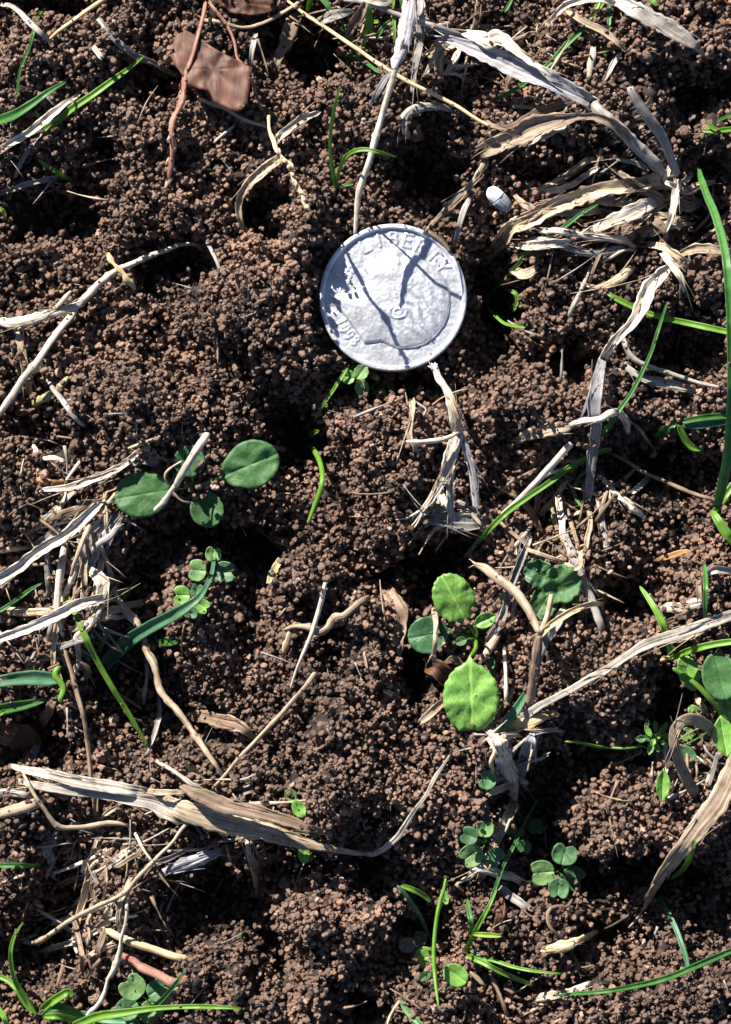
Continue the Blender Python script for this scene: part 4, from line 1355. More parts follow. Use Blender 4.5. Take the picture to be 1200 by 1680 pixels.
S(STRAW, 'straw', 'thin straw at the foot of the crumb mound above the pale curved straw', '212,735,5;238,724,6;262,716,5', 'tan', 'r', .08)
S(STRAW, 'straw', 'thin grey straw under the crumb mound, pointing right', '232,736,5;255,746,6;278,757,4', 'grey', 'h', .06)
S(LEAF, 'dry leaf', 'crumpled purplish grey leaf scrap above the round-leaved seedling', '216,762,14;228,750,24;244,750,24;256,760,12', 'blue', 'h', .02, rag=.4)
S(STRAW, 'straw', 'tan straw ending against the left round leaf', '104,842,7;130,836,10;155,832,10;176,825,8;198,809,6', 'tan', 'h', .06)
S(TWIG, 'twig', 'thin twig in the hollow at the upper left', '333,386,4;341,402,6;352,420,7;364,446,5', 'grey', 'r', .02)
S(STRAW, 'straw', 'tan blunt straw end at the far left above the pale curved straw', '54,728,6;60,742,9;66,756,6', 'pale', 'h', .04)
S(STRAW, 'straw', 'tiny white straw flake above the orange-brown straw', '72,753,7;88,752,8;104,756,6', 'pale', 'f', .03)

# -- middle: peeled stub under the coin
ps = empty('dry_straw', (wx(750, .4), wy(705, .4), .4), 'peeled white straw stub with splayed fibres below the coin', 'straw')
strand('stalk', '713,599,10;720,618,12;728,632,12;737,650,15;745,672,17;750,696,16', 'pale', 'h', [.50, .52, .5, .4], stiff=1, parent=ps, rag=.17, thick=.035, wig=.8, fray=3, fray_ends=(1, 0), fraylen=.08)
strand('sheath', '733,640,8;742,662,11;750,690,12;752,712,8', 'tan', 'h', [.54, .52, .42], stiff=1, parent=ps, rag=.17)
strand('sheath', '752,700,12;763,730,13;773,768,13;781,810,13;786,850,10', 'blue', 'h', [.35, .3, .2, .1], parent=ps, rag=.08)
strand('sheath', '748,716,20;741,748,22;730,782,18;712,812,13;688,842,6', 'pale', 'f', [.38, .32, .2, .08], parent=ps, rag=.22, fray=6, fraylen=.35)
strand('sheath', '742,765,12;738,800,12;740,835,12;748,866,7', 'pale', 'f', [.28, .2, .12], parent=ps, rag=.2, fray=4)
strand('wrapping_strip', '670,724,5;690,725,8;717,722,10;742,714,9;765,702,5', 'pale', 'r', .38, parent=ps, rag=.3)
strand('loose_fibre', '752,830,5;772,842,7;790,860,5', 'tan', 'f', .12, parent=ps)
S(STRAW, 'straw', 'short tan straw with an orange tip left of the peeled stub', '677,658,13;677,668,10;674,690,8;672,712,9;678,728,8;687,746,4', 'tan', 'h', .15, rag=.2)
S(LEAF, 'dry leaf', 'crumbling grey brown leaf litter at the foot of the peeled stub', '700,856,14;722,850,26;750,856,30;776,858,26;800,852,14', 'grey', 'f', .05, rag=.5, fray=5, fray_ends=(1, 1))
S(TWIG, 'twig', 'thin grey twig angled behind the orange-tipped straw', '680,655,3;690,664,5;699,672,4;694,684,5', 'grey', 'r', .08)
S(GRASS, 'grass blade', 'straight green blade end just below the left side of the coin', '571,603,4;556,626,6;545,643,6;532,662,5;516,690,3', 'g1', 'g', [.15, .2, .15, .02])
S(GRASS, 'grass blade', 'curved bright green stem like a hook in the dark hollow', '507,729,7;517,741,9;525,758,9;529,778,9;527,800,9;518,825,8;505,860,6', 'g1', 'r', [.35, .5, .5, .35, .2])
S(GRASS, 'grass blade', 'tiny bright green tip just above the hooked green stem', '508,716,7;514,711,9;524,707,6', 'g1', 'g', .35)
spr = plant('grass_tuft', 'two-bladed green sprout on the mound above the coin', 'grass', 552, 306)
strand('blade', '552,309,9;547,285,7;542,250,6;543,215,6;547,187,6;552,165,5;558,140,2', 'g1', 'g', [.0, .2, .45, .7, .85], stiff=1, parent=spr)
strand('blade', '553,300,6;558,276,6;568,257,7;582,248,7;598,245,7;620,249,6;652,258,3', 'g1', 'g', [.02, .6, 1.1, 1.2, 1.15], stiff=1, parent=spr)
strand('blade', '560,306,5;569,303,5;581,302,3', 'g1', 'g', .05, parent=spr)
tt = plant('grass_tuft', 'clump of green blades on the top edge beside the pointed brown leaf', 'grass', 602, 30)
strand('blade', '600,-6,10;605,18,12;606,44,12;600,62,8;594,77,4', 'g1', 'g', .2, parent=tt)
strand('blade', '645,-6,5;647,30,6;648,75,4', 'g1', 'g', .28, parent=tt)
strand('blade', '618,62,7;628,47,8;642,34,7', 'g2', 'g', .15, parent=tt)
strand('blade', '562,40,12;572,60,15;584,80,12;596,92,6', 'g2', 'g', .05, parent=tt)
strand('blade', '606,36,5;624,35,6', 'g1', 'g', .15, parent=tt)
strand('blade', '656,-6,5;662,18,4', 'g2', 'g', .15, parent=tt)
strand('blade', '560,92,5;592,98,6;624,120,5', 'g2', 'g', .0, parent=tt)
t2 = plant('grass_tuft', 'small green tuft on the top edge at the start of the golden straw', 'grass', 520, 2)
strand('blade', '512,-6,9;508,6,9;505,18,6', 'g1', 'g', .2, parent=t2)
strand('blade', '526,-6,8;536,6,9;545,20,6', 'g2', 'g', .15, parent=t2)
t3 = plant('grass_tuft', 'green shoots at the top edge above the thin tan leaf', 'grass', 985, 5)
strand('blade', '984,2,7;977,16,7;967,33,4', 'gy', 'g', .15, parent=t3)
strand('blade', '992,2,5;984,14,5', 'g1', 'g', .15, parent=t3)
strand('blade', '999,6,6;1000,24,7;1000,44,6', 'g2', 'g', .05, parent=t3)
strand('blade', '994,72,5;993,92,5;992,110,3', 'g2', 'g', .0, parent=t3)
S(GRASS, 'grass blade', 'lone green tip on the top edge over the right crumb mound', '1064,-6,6;1072,2,8;1079,9,5', 'g1', 'g', .1)
S(GRASS, 'grass blade', 'dark green thread running down from the top edge above the husk', '842,-4,4;833,12,6;828,20,4', 'g2', 'g', .02)
t5 = plant('grass_tuft', 'short green shoot on the left edge below the long forked straw mound', 'grass', 4, 350)
strand('blade', '-4,340,6;6,348,8;8,360,4', 'gy', 'g', .08, parent=t5)

# -- left, lower middle: straw heap
S(STRAW, 'straw', 'thick bleached straw running from the leaf litter to the left edge', '160,830,14;140,850,18;122,866,19;107,880,18;80,896,18;50,913,18;25,932,19;-6,952,19', 'pale', 'h', [.25, .3, .25, .18], rag=.14, thick=.03)
S(STRAW, 'straw', 'upright pale stem passing behind the thick bleached straw', '106,886,12;102,915,15;97,945,16;95,975,14;96,1010,12;102,1045,9', 'pale', 'r', .14, rag=.1)
S(STRAW, 'straw', 'long brown stem continuing down the left side to the flat straw', '103,1045,8;112,1085,9;122,1122,10;132,1160,9;140,1200,9;147,1245,9;152,1300,8;156,1345,7', 'brown', 'r', .12, nodes=(.25,), rag=.12)
S(STRAW, 'straw', 'tan split straw leaning on the upright pale stem', '146,858,7;136,885,8;127,912,8;115,945,6', 'tan', 'h', .28)
S(STRAW, 'straw', 'grey straw hanging left of the upright pale stem', '79,892,7;77,930,9;76,975,8', 'grey', 'h', .05)
S(LEAF, 'dry leaf', 'shaded purplish sheath draped below the left round leaf', '190,846,12;172,868,24;156,890,26;148,920,20;140,944,9', 'blue', 'f', .06, rag=.2)
S(LEAF, 'dry leaf', 'narrow grey leaf strip to the right of the draped sheath', '198,850,5;186,872,8;176,900,7;172,930,6', 'grey', 'f', .08)
S(LEAF, 'dry leaf', 'shaggy white tuft of dead fibres at the bend of the straw heap', '150,938,14;163,948,24;170,962,24;166,978,18;152,990,10', 'pale', 'f', .25, rag=.45, fray=7, fray_ends=(1, 1))
S(STRAW, 'straw', 'long bright frayed straw running left from the white tuft', '176,980,14;150,985,18;120,995,18;90,1010,17;60,1024,16;30,1036,15;-6,1050,14', 'pale', 'h', [.3, .3, .24, .15], rag=.16, fray=5, fray_ends=(1, 0), thick=.03)
S(STRAW, 'straw', 'tan straw above the long bright frayed straw', '-6,1002,14;25,1003,14;50,1005,13;85,1003,12;118,996,8', 'tan', 'h', .16, rag=.25)
S(STRAW, 'straw', 'curling torn strip dropping below the white tuft', '172,984,12;160,1004,13;147,1022,12;133,1038,12;124,1050,13;128,1068,8;130,1085,7;122,1104,5', 'pale', 'h', [.28, .2, .12, .1], rag=.25)
S(STRAW, 'straw', 'thin straw joining the heap at the left edge above the thick straw', '-6,905,9;20,901,9;45,898,7;62,896,4', 'tan', 'r', .06)
S(LEAF, 'dry leaf', 'brown leaf folded over the straw heap near the left round leaf', '80,852,10;98,842,16;118,838,16;140,828,18;165,822,10', 'brown', 'h', .2, rag=.3)
S(STRAW, 'straw', 'pale chip at the left edge under the tan straw', '-6,1016,12;10,1018,12;24,1022,7', 'pale', 'f', .05)
S(STRAW, 'straw', 'knotted tan stem running down right under the bluish blade', '178,958,9;192,980,11;204,998,13;216,1014,16;227,1026,14;234,1042,10;240,1066,12;250,1082,16;256,1102,12;262,1122,14;276,1145,11;298,1172,11;318,1198,10;336,1226,10;353,1256,9;372,1290,7', 'tan', 'r', .10, rag=.3, wig=1.5, nodes=(.35, .62, .8))
S(STRAW, 'straw', 'slim side branch left of the knotted tan stem', '240,1070,6;241,1095,7;240,1120,6;236,1140,9;234,1158,4', 'grey', 'r', .08, rag=.25)
S(TWIG, 'twig', 'drooping grey twig below the knotted stem, ending in a point', '258,1145,7;262,1168,8;258,1192,8;250,1218,6;237,1241,3', 'grey', 'h', .06)
S(TWIG, 'twig', 'thin dark twig crossing the hollow beside the straight green blade', '178,1130,4;195,1138,5;212,1148,6;230,1163,4', 'brown', 'r', .05)
S(LEAF, 'dry leaf', 'grey brown curled leaf right of the knotted stem', '306,1184,8;320,1176,17;340,1177,22;365,1181,24;388,1188,22;405,1200,14;414,1214,6', 'brown', 'f', .10, rag=.15)
S(LEAF, 'dry leaf', 'flat brown leaf in the shade under the green caterpillar-like blade', '97,1128,8;86,1155,15;74,1180,18;62,1200,10', 'brown', 'f', -.03, rag=.2)
S(LEAF, 'dry leaf', 'dark rotting leaf on the left edge above the flat straw', '-6,1190,40;20,1200,48;45,1215,40;64,1235,20', 'dark', 'f', -.03, rag=.3)
S(LEAF, 'dry leaf', 'pale grey leaf edge beside the dark rotting leaf', '66,1212,4;58,1230,12;50,1250,16;46,1266,8', 'blue', 'f', .03, rag=.2)
S(TWIG, 'seed case', 'small brown curled seed case beneath the straw heap', '122,1100,6;130,1092,12;142,1096,14;144,1106,10;136,1114,6', 'brown', 'h', .08, rag=.3)
S(GRASS, 'grass blade', 'broad bluish green blade sweeping up to the clover', '170,1092,20;190,1070,25;213,1050,24;248,1028,22;283,1010,20;308,995,16;327,980,12;340,960,8;348,940,7;353,905,5', 'g3', 'g', [.08, .2, .3, .35, .35], twist=10)
S(GRASS, 'grass blade', 'straight bright green blade slanting down from the straw heap', '107,973,8;122,1002,9;137,1037,10;150,1065,10;166,1096,9;187,1132,9;212,1172,8;243,1224,4', 'g1', 'g', [.1, .2, .25, .15])
S(GRASS, 'grass blade', 'short green blade right of the white tuft', '189,1003,5;206,978,8;224,948,4', 'g2', 'g', .12)
S(GRASS, 'grass blade', 'stubby green tip below the white tuft', '162,1068,6;170,1052,7;178,1036,4', 'g2', 'g', .08)
S(GRASS, 'grass blade', 'green blade rising from the left edge over the tan straw', '-6,1006,6;20,990,7;44,972,7;69,956,3', 'g2', 'g', .24)
S(GRASS, 'grass blade', 'plump bright green curl like a caterpillar', '100,1093,8;92,1100,10;91,1110,10;99,1119,10;104,1130,10;101,1141,9;96,1151,7', 'g1', 'r', .12)
S(GRASS, 'grass blade', 'wide dark green leaf on the left edge, upper of two', '-6,1119,18;25,1114,22;55,1112,25;80,1114,24;98,1116,12', 'g3', 'g', .03)
S(GRASS, 'grass blade', 'wide dark green leaf on the left edge, lower of two', '-6,1166,20;18,1161,19;40,1157,16;60,1152,12;78,1147,5', 'g2', 'g', .02)
S(GRASS, 'grass blade', 'bright speck of green blade on the left edge under the dark leaves', '-6,1176,7;4,1169,7;10,1166,4', 'g1', 'g', .05)
S(GRASS, 'grass blade', 'mossy green stub between the bluish blade and the pinkish crumbs', '256,1058,10;268,1054,16;282,1052,16;297,1050,9', 'g2', 'f', .02, rag=.4)
S(STRAW, 'straw', 'fine upright straw left of the pinkish crumb mound', '302,1025,3;298,1048,3;300,1085,3', 'tan', 'r', .1)

# -- centre
S(STRAW, 'straw', 'slender white straw crossed by the brown rootlet, centre', '533,957,7;529,980,9;523,1003,9;517,1022,9;509,1046,8;497,1073,7;486,1100,5;474,1137,3', 'pale', 'r', [.12, .16, .14, .05], rag=.04, wig=.2)
S(TWIG, 'root', 'lumpy tan rootlet lying across the slender white straw', '466,1034,8;480,1029,10;500,1030,12;517,1031,16;530,1034,18;542,1026,16;552,1014,14;566,1012,16;578,1004,14;592,993,14;608,982,8', 'dun', 'r', .22, rag=.4, wig=2, nodes=(.3, .6))
S(TWIG, 'root', 'short side root hanging from the left end of the lumpy rootlet', '478,1034,9;475,1048,12;470,1062,12;468,1074,6', 'tan', 'r', .12, rag=.35)
S(STRAW, 'straw', 'tiny tan knob above the right end of the lumpy rootlet', '575,986,7;583,977,11;592,975,7', 'tan', 'r', .18, rag=.2)
S(STRAW, 'straw', 'long tan straw slanting from the centre down to the flat blade', '517,1104,10;500,1128,9;483,1147,9;455,1177,9;427,1208,8;400,1238,8;372,1270,7;343,1304,6', 'tan', 'r', .10, rag=.07, nodes=(.45,))
S(STRAW, 'straw', 'yellowish husk on the small mound right of the clover', '443,958,9;450,940,13;460,918,9', 'olive', 'h', .06, rag=.3)
S(LEAF, 'dry leaf', 'dark brown leaf strip standing in the shadow left of the rosette weed', '630,956,8;638,968,20;648,985,22;657,1004,22;656,1025,20;652,1045,20;653,1062,14;656,1078,5', 'brown', 'g', .05, rag=.2)
S('grain', 'seed', 'small tan grain on the crumbs left of the big rosette leaf', '630,1134,6;638,1138,11;648,1142,11;656,1144,5', 'tan', 'r', .04)
S(STRAW, 'straw', 'tan straw tucked against the left edge of the big rosette leaf', '690,1184,9;705,1173,13;718,1162,13;730,1151,10', 'tan', 'h', .08)
S(STRAW, 'straw', 'short tan straw with a reddish end beside the rosette stem', '790,1084,12;800,1070,14;810,1054,14;820,1040,10', 'tan', 'r', .10)
S(TWIG, 'seed stalk', 'pale fibrous seed stalk over the shaded rosette leaf', '714,998,6;716,1012,11;717,1024,9;714,1040,6;714,1056,8;711,1080,8', 'tan', 'r', .35, rag=.2, fray=4, fraylen=.3)
S(LEAF, 'dry leaf', 'crumpled reddish brown leaf under the fibrous seed stalk', '694,1090,14;708,1094,28;722,1102,34;732,1116,24;736,1130,10', 'red', 'h', .05, rag=.35)
S(LEAF, 'dry leaf', 'small dark red leaf scrap next to the rosette stem', '732,1086,7;745,1082,14;760,1090,8', 'brown', 'f', .08, rag=.25)
S(STRAW, 'straw', 'thin upright straw in the hollow between crumb mounds, centre', '598,1070,4;601,1084,5;604,1098,4', 'tan', 'r', .04)

# -- right of the rosette
yt = empty('twig', (wx(886, .4), wy(1040, .4), .4), 'forked tan twig with three arms standing right of the rosette', 'twig')
strand('arm', '780,928,10;800,936,18;820,950,19;843,967,19;860,990,17;872,1012,15;884,1038,13', 'tan', 'r', [.55, .5, .45, .4], stiff=1, parent=yt, rag=.08, thick=.03, fray=3, fray_ends=(1, 0))
strand('arm', '906,976,11;901,995,12;896,1015,12;888,1038,11', 'tan', 'r', [.6, .5, .4], stiff=1, parent=yt, rag=.08)
strand('arm', '989,990,6;972,991,9;953,996,10;933,1005,11;915,1017,11;902,1028,11;891,1040,11', 'gold', 'h', [.45, .5, .45, .4], stiff=1, parent=yt, rag=.08)
strand('sliver', '926,998,9;918,1014,15;908,1034,15;902,1052,7', 'pale', 'f', .3, parent=yt)
strand('stalk', '884,1042,14;881,1066,16;878,1092,15;875,1118,16;872,1145,15;868,1170,13', 'brown', 'r', [.38, .3, .2, .12], stiff=1, parent=yt, rag=.1, nodes=(.45,))
strand('stalk', '894,1044,10;893,1062,12;886,1084,9', 'grey', 'h', .2, parent=yt)
S(LEAF, 'dry leaf', 'very long pale blade rising from the fibrous stump to the right edge', '834,1196,8;850,1184,14;873,1168,14;900,1151,11;933,1133,11;965,1116,12;1000,1097,12;1035,1074,13;1067,1055,18;1100,1042,19;1133,1033,19;1165,1021,18;1206,1008,18', 'pale', 'f', [.08, .12, .14, .16, .2, .25], rag=.07, thick=.03, stiff=1)
S(LEAF, 'dry leaf', 'second pale layer just under the right end of the very long blade', '1058,1052,5;1085,1052,12;1115,1046,13;1150,1036,12;1160,1032,6', 'tan', 'f', .1)
S(LEAF, 'dry leaf', 'golden brown leaf scrap at the left foot of the very long blade', '826,1200,7;842,1192,17;862,1188,20;885,1180,18;912,1170,8', 'gold', 'h', .12, rag=.25)
S(LEAF, 'dry leaf', 'small pale blade beneath the golden brown scrap', '870,1207,5;888,1198,9;905,1196,7;922,1200,4', 'pale', 'f', .06)
stump = plant('dead_grass', 'shredded whitish grass stump below the rosette weed', 'dead grass', 838, 1250)
strand('sheath', '808,1206,16;815,1220,26;824,1240,30;835,1262,28;843,1290,22;848,1322,8', 'pale', 'h', .2, parent=stump, rag=.35, fray=6, fray_ends=(1, 1))
strand('sheath', '874,1206,10;868,1222,22;862,1242,26;854,1264,22;848,1290,12', 'blue', 'f', .16, parent=stump, rag=.3)
strand('sheath', '800,1215,6;812,1232,10;806,1250,9;812,1268,5', 'tan', 'r', .18, parent=stump, rag=.3)
strand('loose_fibre', '822,1248,4;845,1228,5;868,1212,3', 'pale', 'f', .3, parent=stump)
strand('loose_fibre', '868,1286,7;856,1280,8;845,1270,6', 'pale', 'f', .22, parent=stump, rag=.3)
strand('loose_fibre', '816,1222,8;830,1208,14;846,1204,10;856,1210,5', 'tan', 'h', .2, parent=stump, rag=.4)
strand('stalk', '842,1316,12;834,1338,15;824,1362,17;812,1388,16;800,1415,15;788,1440,10', 'tan', 'h', [.18, .14, .1, .05], parent=stump, rag=.12)
S(GRASS, 'grass blade', 'wide bluish blade between the big rosette leaf and the forked twig', '818,1204,8;828,1190,14;842,1172,16;855,1152,14;867,1130,7', 'g3', 'g', .1)
S(STRAW, 'straw', 'thin white straw between the rosette stem and the forked twig', '827,1058,6;828,1085,8;829,1110,8;830,1140,9;831,1158,4', 'pale', 'r', .12, rag=.06)
S(STRAW, 'straw', 'tan broken straw beside the thin white straw', '846,1120,5;838,1140,8;826,1158,9;820,1172,5', 'tan', 'h', .06)
S(STRAW, 'straw', 'tangled grey stem passing the dark crinkled leaf', '922,862,12;930,884,13;938,906,14;947,928,13;958,955,14;972,985,14;984,1014,13;992,1048,8', 'grey', 'h', .14, rag=.25, nodes=(.3, .5))
S(TWIG, 'twig', 'tan side twig left of the tangled grey stem', '864,902,7;888,909,8;906,914,8;927,921,6', 'tan', 'r', .18)
S(LEAF, 'dry leaf', 'tan curl looped round the tangled grey stem', '928,926,6;938,932,9;950,928,9;953,912,7', 'tan', 'h', .25, rag=.2)
S(STRAW, 'straw', 'thin dark straw forking left of the green curved blade end', '884,846,6;868,868,6;853,887,7;838,908,6;823,932,5', 'grey', 'r', .05)
S(STRAW, 'straw', 'mottled grey straw leading down to the rosette', '868,884,9;858,908,11;847,933,12;838,962,12;830,990,11;824,1012,14;812,1034,13;800,1056,8', 'grey', 'h', .10, rag=.22, nodes=(.55,))
S(STRAW, 'straw', 'pale pointed straw piece at the tip of the green curved blade', '790,882,6;776,900,9;760,916,4', 'pale', 'r', .04)
S(STRAW, 'chip', 'bright orange chip on the dark crumbs near the right edge', '1082,918,7;1098,913,10;1116,908,9;1132,904,5', 'orange', 'f', .06)
S(STRAW, 'straw', 'white straw with a broad flat end, above the very long blade', '1088,1000,14;1102,998,19;1125,996,18;1148,990,17;1158,988,12', 'pale', 'h', .10)
S(LEAF, 'dry leaf', 'cream curled leaf on the right edge above the broad flat straw', '1162,942,8;1175,934,13;1190,936,11;1206,938,11', 'pale', 'h', .12)
S(STRAW, 'straw', 'brown shaded straw standing near the cream curled leaf', '1144,944,10;1145,965,10;1147,990,9', 'brown', 'h', .03)
S(LEAF, 'dry leaf', 'brown shard under the broad flat straw', '1090,1022,7;1115,1014,10;1142,1008,7', 'brown', 'f', .04)

# -- lower left
fb = empty('dry_leaf', (wx(230, .4), wy(1305, .4), .4), 'big flat bleached blade from the left side ending in a long curled tail', 'dry leaf')
strand('upper_layer', '20,1258,9;60,1267,15;100,1276,18;133,1283,20;180,1291,21;232,1300,18', 'pale', 'f', .30, parent=fb, rag=.06, thick=.035, wig=.3)
strand('lower_layer', '30,1282,8;67,1290,14;115,1297,15;167,1304,16;210,1310,20;250,1318,24;275,1330,30;300,1340,32', 'pale', 'f', .24, parent=fb, rag=.08, thick=.03, wig=.3)
strand('lower_layer', '262,1314,22;300,1330,34;340,1342,38;380,1352,38;420,1360,36;460,1372,29;500,1384,20;540,1392,13;575,1398,9;606,1404,6', 'tan', 'f', .22, parent=fb, rag=.08, thick=.03, wig=.3, curl=-.12)
strand('upper_layer', '300,1294,10;330,1306,24;370,1320,26;410,1330,24;460,1344,20;500,1356,16;545,1371,6', 'brown', 'f', .34, parent=fb, rag=.12, thick=.025)
strand('splinter', '238,1299,8;265,1300,10;296,1301,7', 'tan', 'f', .28, parent=fb)
strand('tail', '600,1403,8;612,1403,8;625,1396,9;640,1384,10;655,1368,10;668,1350,9;684,1326,7;700,1302,6;712,1280,7;725,1262,5;738,1240,3', 'pale', 'f', [.22, .2, .2, .3, .35], parent=fb, rag=.06)
S(STRAW, 'straw', 'tan straw stub on the left edge below the big flat blade', '-6,1340,18;15,1332,20;40,1324,22;66,1316,17', 'tan', 'r', .08, rag=.1)
S(STRAW, 'straw', 'grey straw stub on the left edge above the tan one', '-6,1302,10;25,1303,12;57,1308,8', 'grey', 'h', .05)
S(TWIG, 'twig', 'thin elbowed twig crossing the left end of the big flat blade', '36,1268,5;52,1296,7;70,1325,7;93,1356,9;125,1357,8;150,1355,9;180,1350,9;209,1354,6', 'tan', 'r', [.4, .2, .15, .12], nodes=(.45,))
S(LEAF, 'dry leaf', 'small ragged leaf hanging from the elbow of the thin twig', '92,1362,7;86,1378,14;76,1394,16;84,1412,12;80,1428,7;76,1444,4', 'grey', 'f', .05, rag=.35)
S(TWIG, 'twig', 'very thin twig sweeping from the big flat blade down to the left', '312,1346,6;298,1362,7;284,1380,6;268,1396,6;253,1411,7;240,1424,8;222,1444,7;207,1462,9;185,1476,8;160,1488,9;133,1500,9;108,1514,9;83,1533,10;60,1546,12;36,1546,6', 'tan', 'r', [.25, .2, .12, .1], nodes=(.38, .6), rag=.15)
S(TWIG, 'twig', 'short white side twig meeting the sweeping thin twig', '222,1369,8;232,1386,6;250,1412,5', 'pale', 'r', .15)
S(TWIG, 'twig', 'grey twig branching right from the sweeping thin twig', '318,1388,6;294,1400,8;268,1412,9;242,1422,7', 'grey', 'h', .10)
S(TWIG, 'twig', 'white jointed twig dropping to the clover at the bottom left', '210,1467,7;207,1490,8;204,1514,7;198,1540,6;196,1556,9;190,1578,13;182,1598,12;176,1608,7;170,1632,8;160,1648,9;148,1660,10;140,1684,8', 'pale', 'r', .12, rag=.22, nodes=(.28, .5, .74), wig=1)
S(LEAF, 'dry leaf', 'silvery ribbed leaf scrap below the big flat blade', '262,1436,10;285,1424,18;310,1416,22;335,1408,20;362,1400,12', 'blue', 'h', .10, rag=.15, fray=5)
S(STRAW, 'straw', 'glossy yellow-tan straw above the pinkish stem, bottom left', '170,1526,12;195,1537,15;220,1548,16;250,1558,15;280,1568,15;304,1575,14', 'gold', 'r', .12, rag=.05, wig=.3)
S(TWIG, 'stem', 'pinkish red stem segment with a pale joint, bottom left', '200,1572,13;218,1577,13;232,1588,14;250,1596,17;268,1604,17;285,1612,17;308,1608,12', 'redstem', 'r', .08, rag=.12, nodes=(.35, .8))
S(STRAW, 'straw', 'rough tan straw standing in the litter under the elbowed twig', '158,1374,6;153,1398,8;148,1420,12;144,1446,14;138,1475,12;130,1505,11;118,1552,6', 'tan', 'h', .06, rag=.25, nodes=(.35,))
S(STRAW, 'straw', 'curved grey straw right of the rough tan straw', '154,1430,5;161,1444,6;162,1462,5', 'grey', 'r', .08)
S(STRAW, 'straw', 'tan straw tuft where the sweeping twig crosses the litter', '180,1494,14;172,1512,16;152,1526,12;130,1540,6', 'tan', 'f', .06, rag=.35, fray=5)
S(STRAW, 'straw', 'short twisted straw hanging below the big flat blade', '403,1374,9;407,1396,9;414,1416,13;418,1440,10;421,1474,5', 'tan', 'h', .04, twist=50)
S(TWIG, 'twig', 'small tan twig on the crumbs just above the big flat blade', '366,1326,8;395,1320,8;430,1318,8;468,1318,6;506,1315,4', 'tan', 'r', .06)
S(STRAW, 'straw', 'pale straw wedge where two twigs meet above the flat blade', '253,1250,6;268,1258,8;288,1268,7;312,1284,10;336,1300,9', 'pale', 'r', .1, rag=.15)
S(STRAW, 'straw', 'cream sliver left of the glossy yellow-tan straw', '180,1512,6;202,1506,7;228,1502,4', 'pale', 'r', .06)
S(TWIG, 'twig', 'tiny tan twig right of the white jointed twig', '214,1532,5;224,1525,7;234,1518,4', 'tan', 'r', .06)
S(TWIG, 'twig', 'brown twig fragment left of the white jointed twig', '166,1574,7;154,1588,8;144,1602,6', 'brown', 'r', .04)
S(TWIG, 'twig', 'dark fine twig running down the bottom left litter', '108,1556,5;103,1580,6;96,1605,6;90,1630,4', 'brown', 'r', .02)
S(GRASS, 'grass blade', 'shaded green blade flat against the left edge, lower part', '-6,1420,8;25,1420,9;48,1420,8;67,1419,4', 'g2', 'g', .03)
S(LEAF, 'dry leaf', 'short tan straw above the left end of the elbowed twig', '165,1342,6;178,1332,8;192,1324,5', 'tan', 'h', .05)
S(STRAW, 'straw', 'white piece of straw against the bottom grass, right of the clover', '272,1650,10;282,1636,14;290,1624,8', 'pale', 'f', .05)

bl = plant('grass_tuft', 'green grass tuft in the bottom left corner', 'grass', 62, 1668)
strand('blade', '58,1662,8;44,1640,10;28,1615,9;20,1590,8;18,1560,7;24,1536,6;38,1513,2', 'g1', 'g', [.05, .3, .6, .7], stiff=1, parent=bl)
strand('blade', '60,1668,9;42,1645,11;26,1620,10;10,1607,9;-6,1601,8', 'g1', 'g', [.05, .25, .3], parent=bl)
strand('blade', '66,1660,11;82,1646,14;100,1634,14;112,1628,13;121,1636,8', 'g1', 'g', [.1, .3, .35, .3], parent=bl)
strand('blade', '70,1668,10;95,1652,14;120,1660,14;142,1672,8', 'g2', 'g', [.1, .15, .1], parent=bl)
strand('blade', '72,1668,9;100,1668,12;132,1676,10', 'g1', 'g', .15, parent=bl)
strand('blade', '-6,1648,8;6,1668,9;14,1686,8', 'g1', 'g', .2, parent=bl)
strand('blade', '120,1684,14;160,1668,16;200,1662,13;250,1655,9;300,1652,8;350,1652,8;398,1655,3', 'g1', 'g', [.1, .25, .3, .3, .2], parent=bl)
strand('blade', '228,1672,9;250,1655,10;272,1634,8;290,1612,7;304,1592,3', 'g2', 'g', [.15, .35, .45], parent=bl)
strand('blade', '130,1662,10;170,1672,14;230,1676,10', 'g3', 'g', .08, parent=bl)

# -- lower right
S(LEAF, 'dry leaf', 'broad ribbed dry leaf tapering down from the right edge', '1216,1232,26;1205,1262,32;1192,1292,37;1174,1322,37;1152,1352,35;1130,1380,30;1108,1408,25;1090,1432,19;1073,1462,12;1057,1494,4', 'dun', 'h', [.5, .55, .5, .4, .2], stiff=1, rag=.08, thick=.02, curl=-.07)
S(LEAF, 'dry leaf', 'looping tan ribbon curling round the dark soil beside the weed', '1172,1206,14;1164,1194,18;1150,1186,20;1135,1182,20;1120,1184,18;1109,1196,17;1106,1214,17;1110,1236,17;1117,1256,18;1128,1280,20;1141,1302,18', 'dun', 'f', [.35, .6, .75, .6, .3, .1], stiff=1, rag=.05, thick=.025, curl=.02)
S(GRASS, 'grass blade', 'curved bright green blade over the ribbed dry leaf', '1139,1376,5;1138,1388,8;1133,1404,9;1122,1424,9;1101,1443,7', 'g1', 'g', .62)
S(TWIG, 'bark chip', 'bright orange-tan splinter on the crumbs near the bottom right', '890,1564,7;905,1558,14;922,1554,19;935,1551,18;950,1545,13;968,1538,12;983,1531,9', 'gold', 'h', .10, rag=.25)
S(TWIG, 'twig', 'hair-thin dark stem linking the orange-tan splinter and the ribbed leaf', '984,1531,3;1005,1519,4;1030,1502,4;1050,1490,3', 'dark', 'r', .04)
S(GRASS, 'grass blade', 'dewy thin green stem rising to the bottom right blade', '1080,1469,5;1092,1488,7;1103,1510,8;1112,1530,8;1120,1553,8;1126,1572,8;1130,1592,6', 'g3', 'g', [.1, .25, .25, .18])
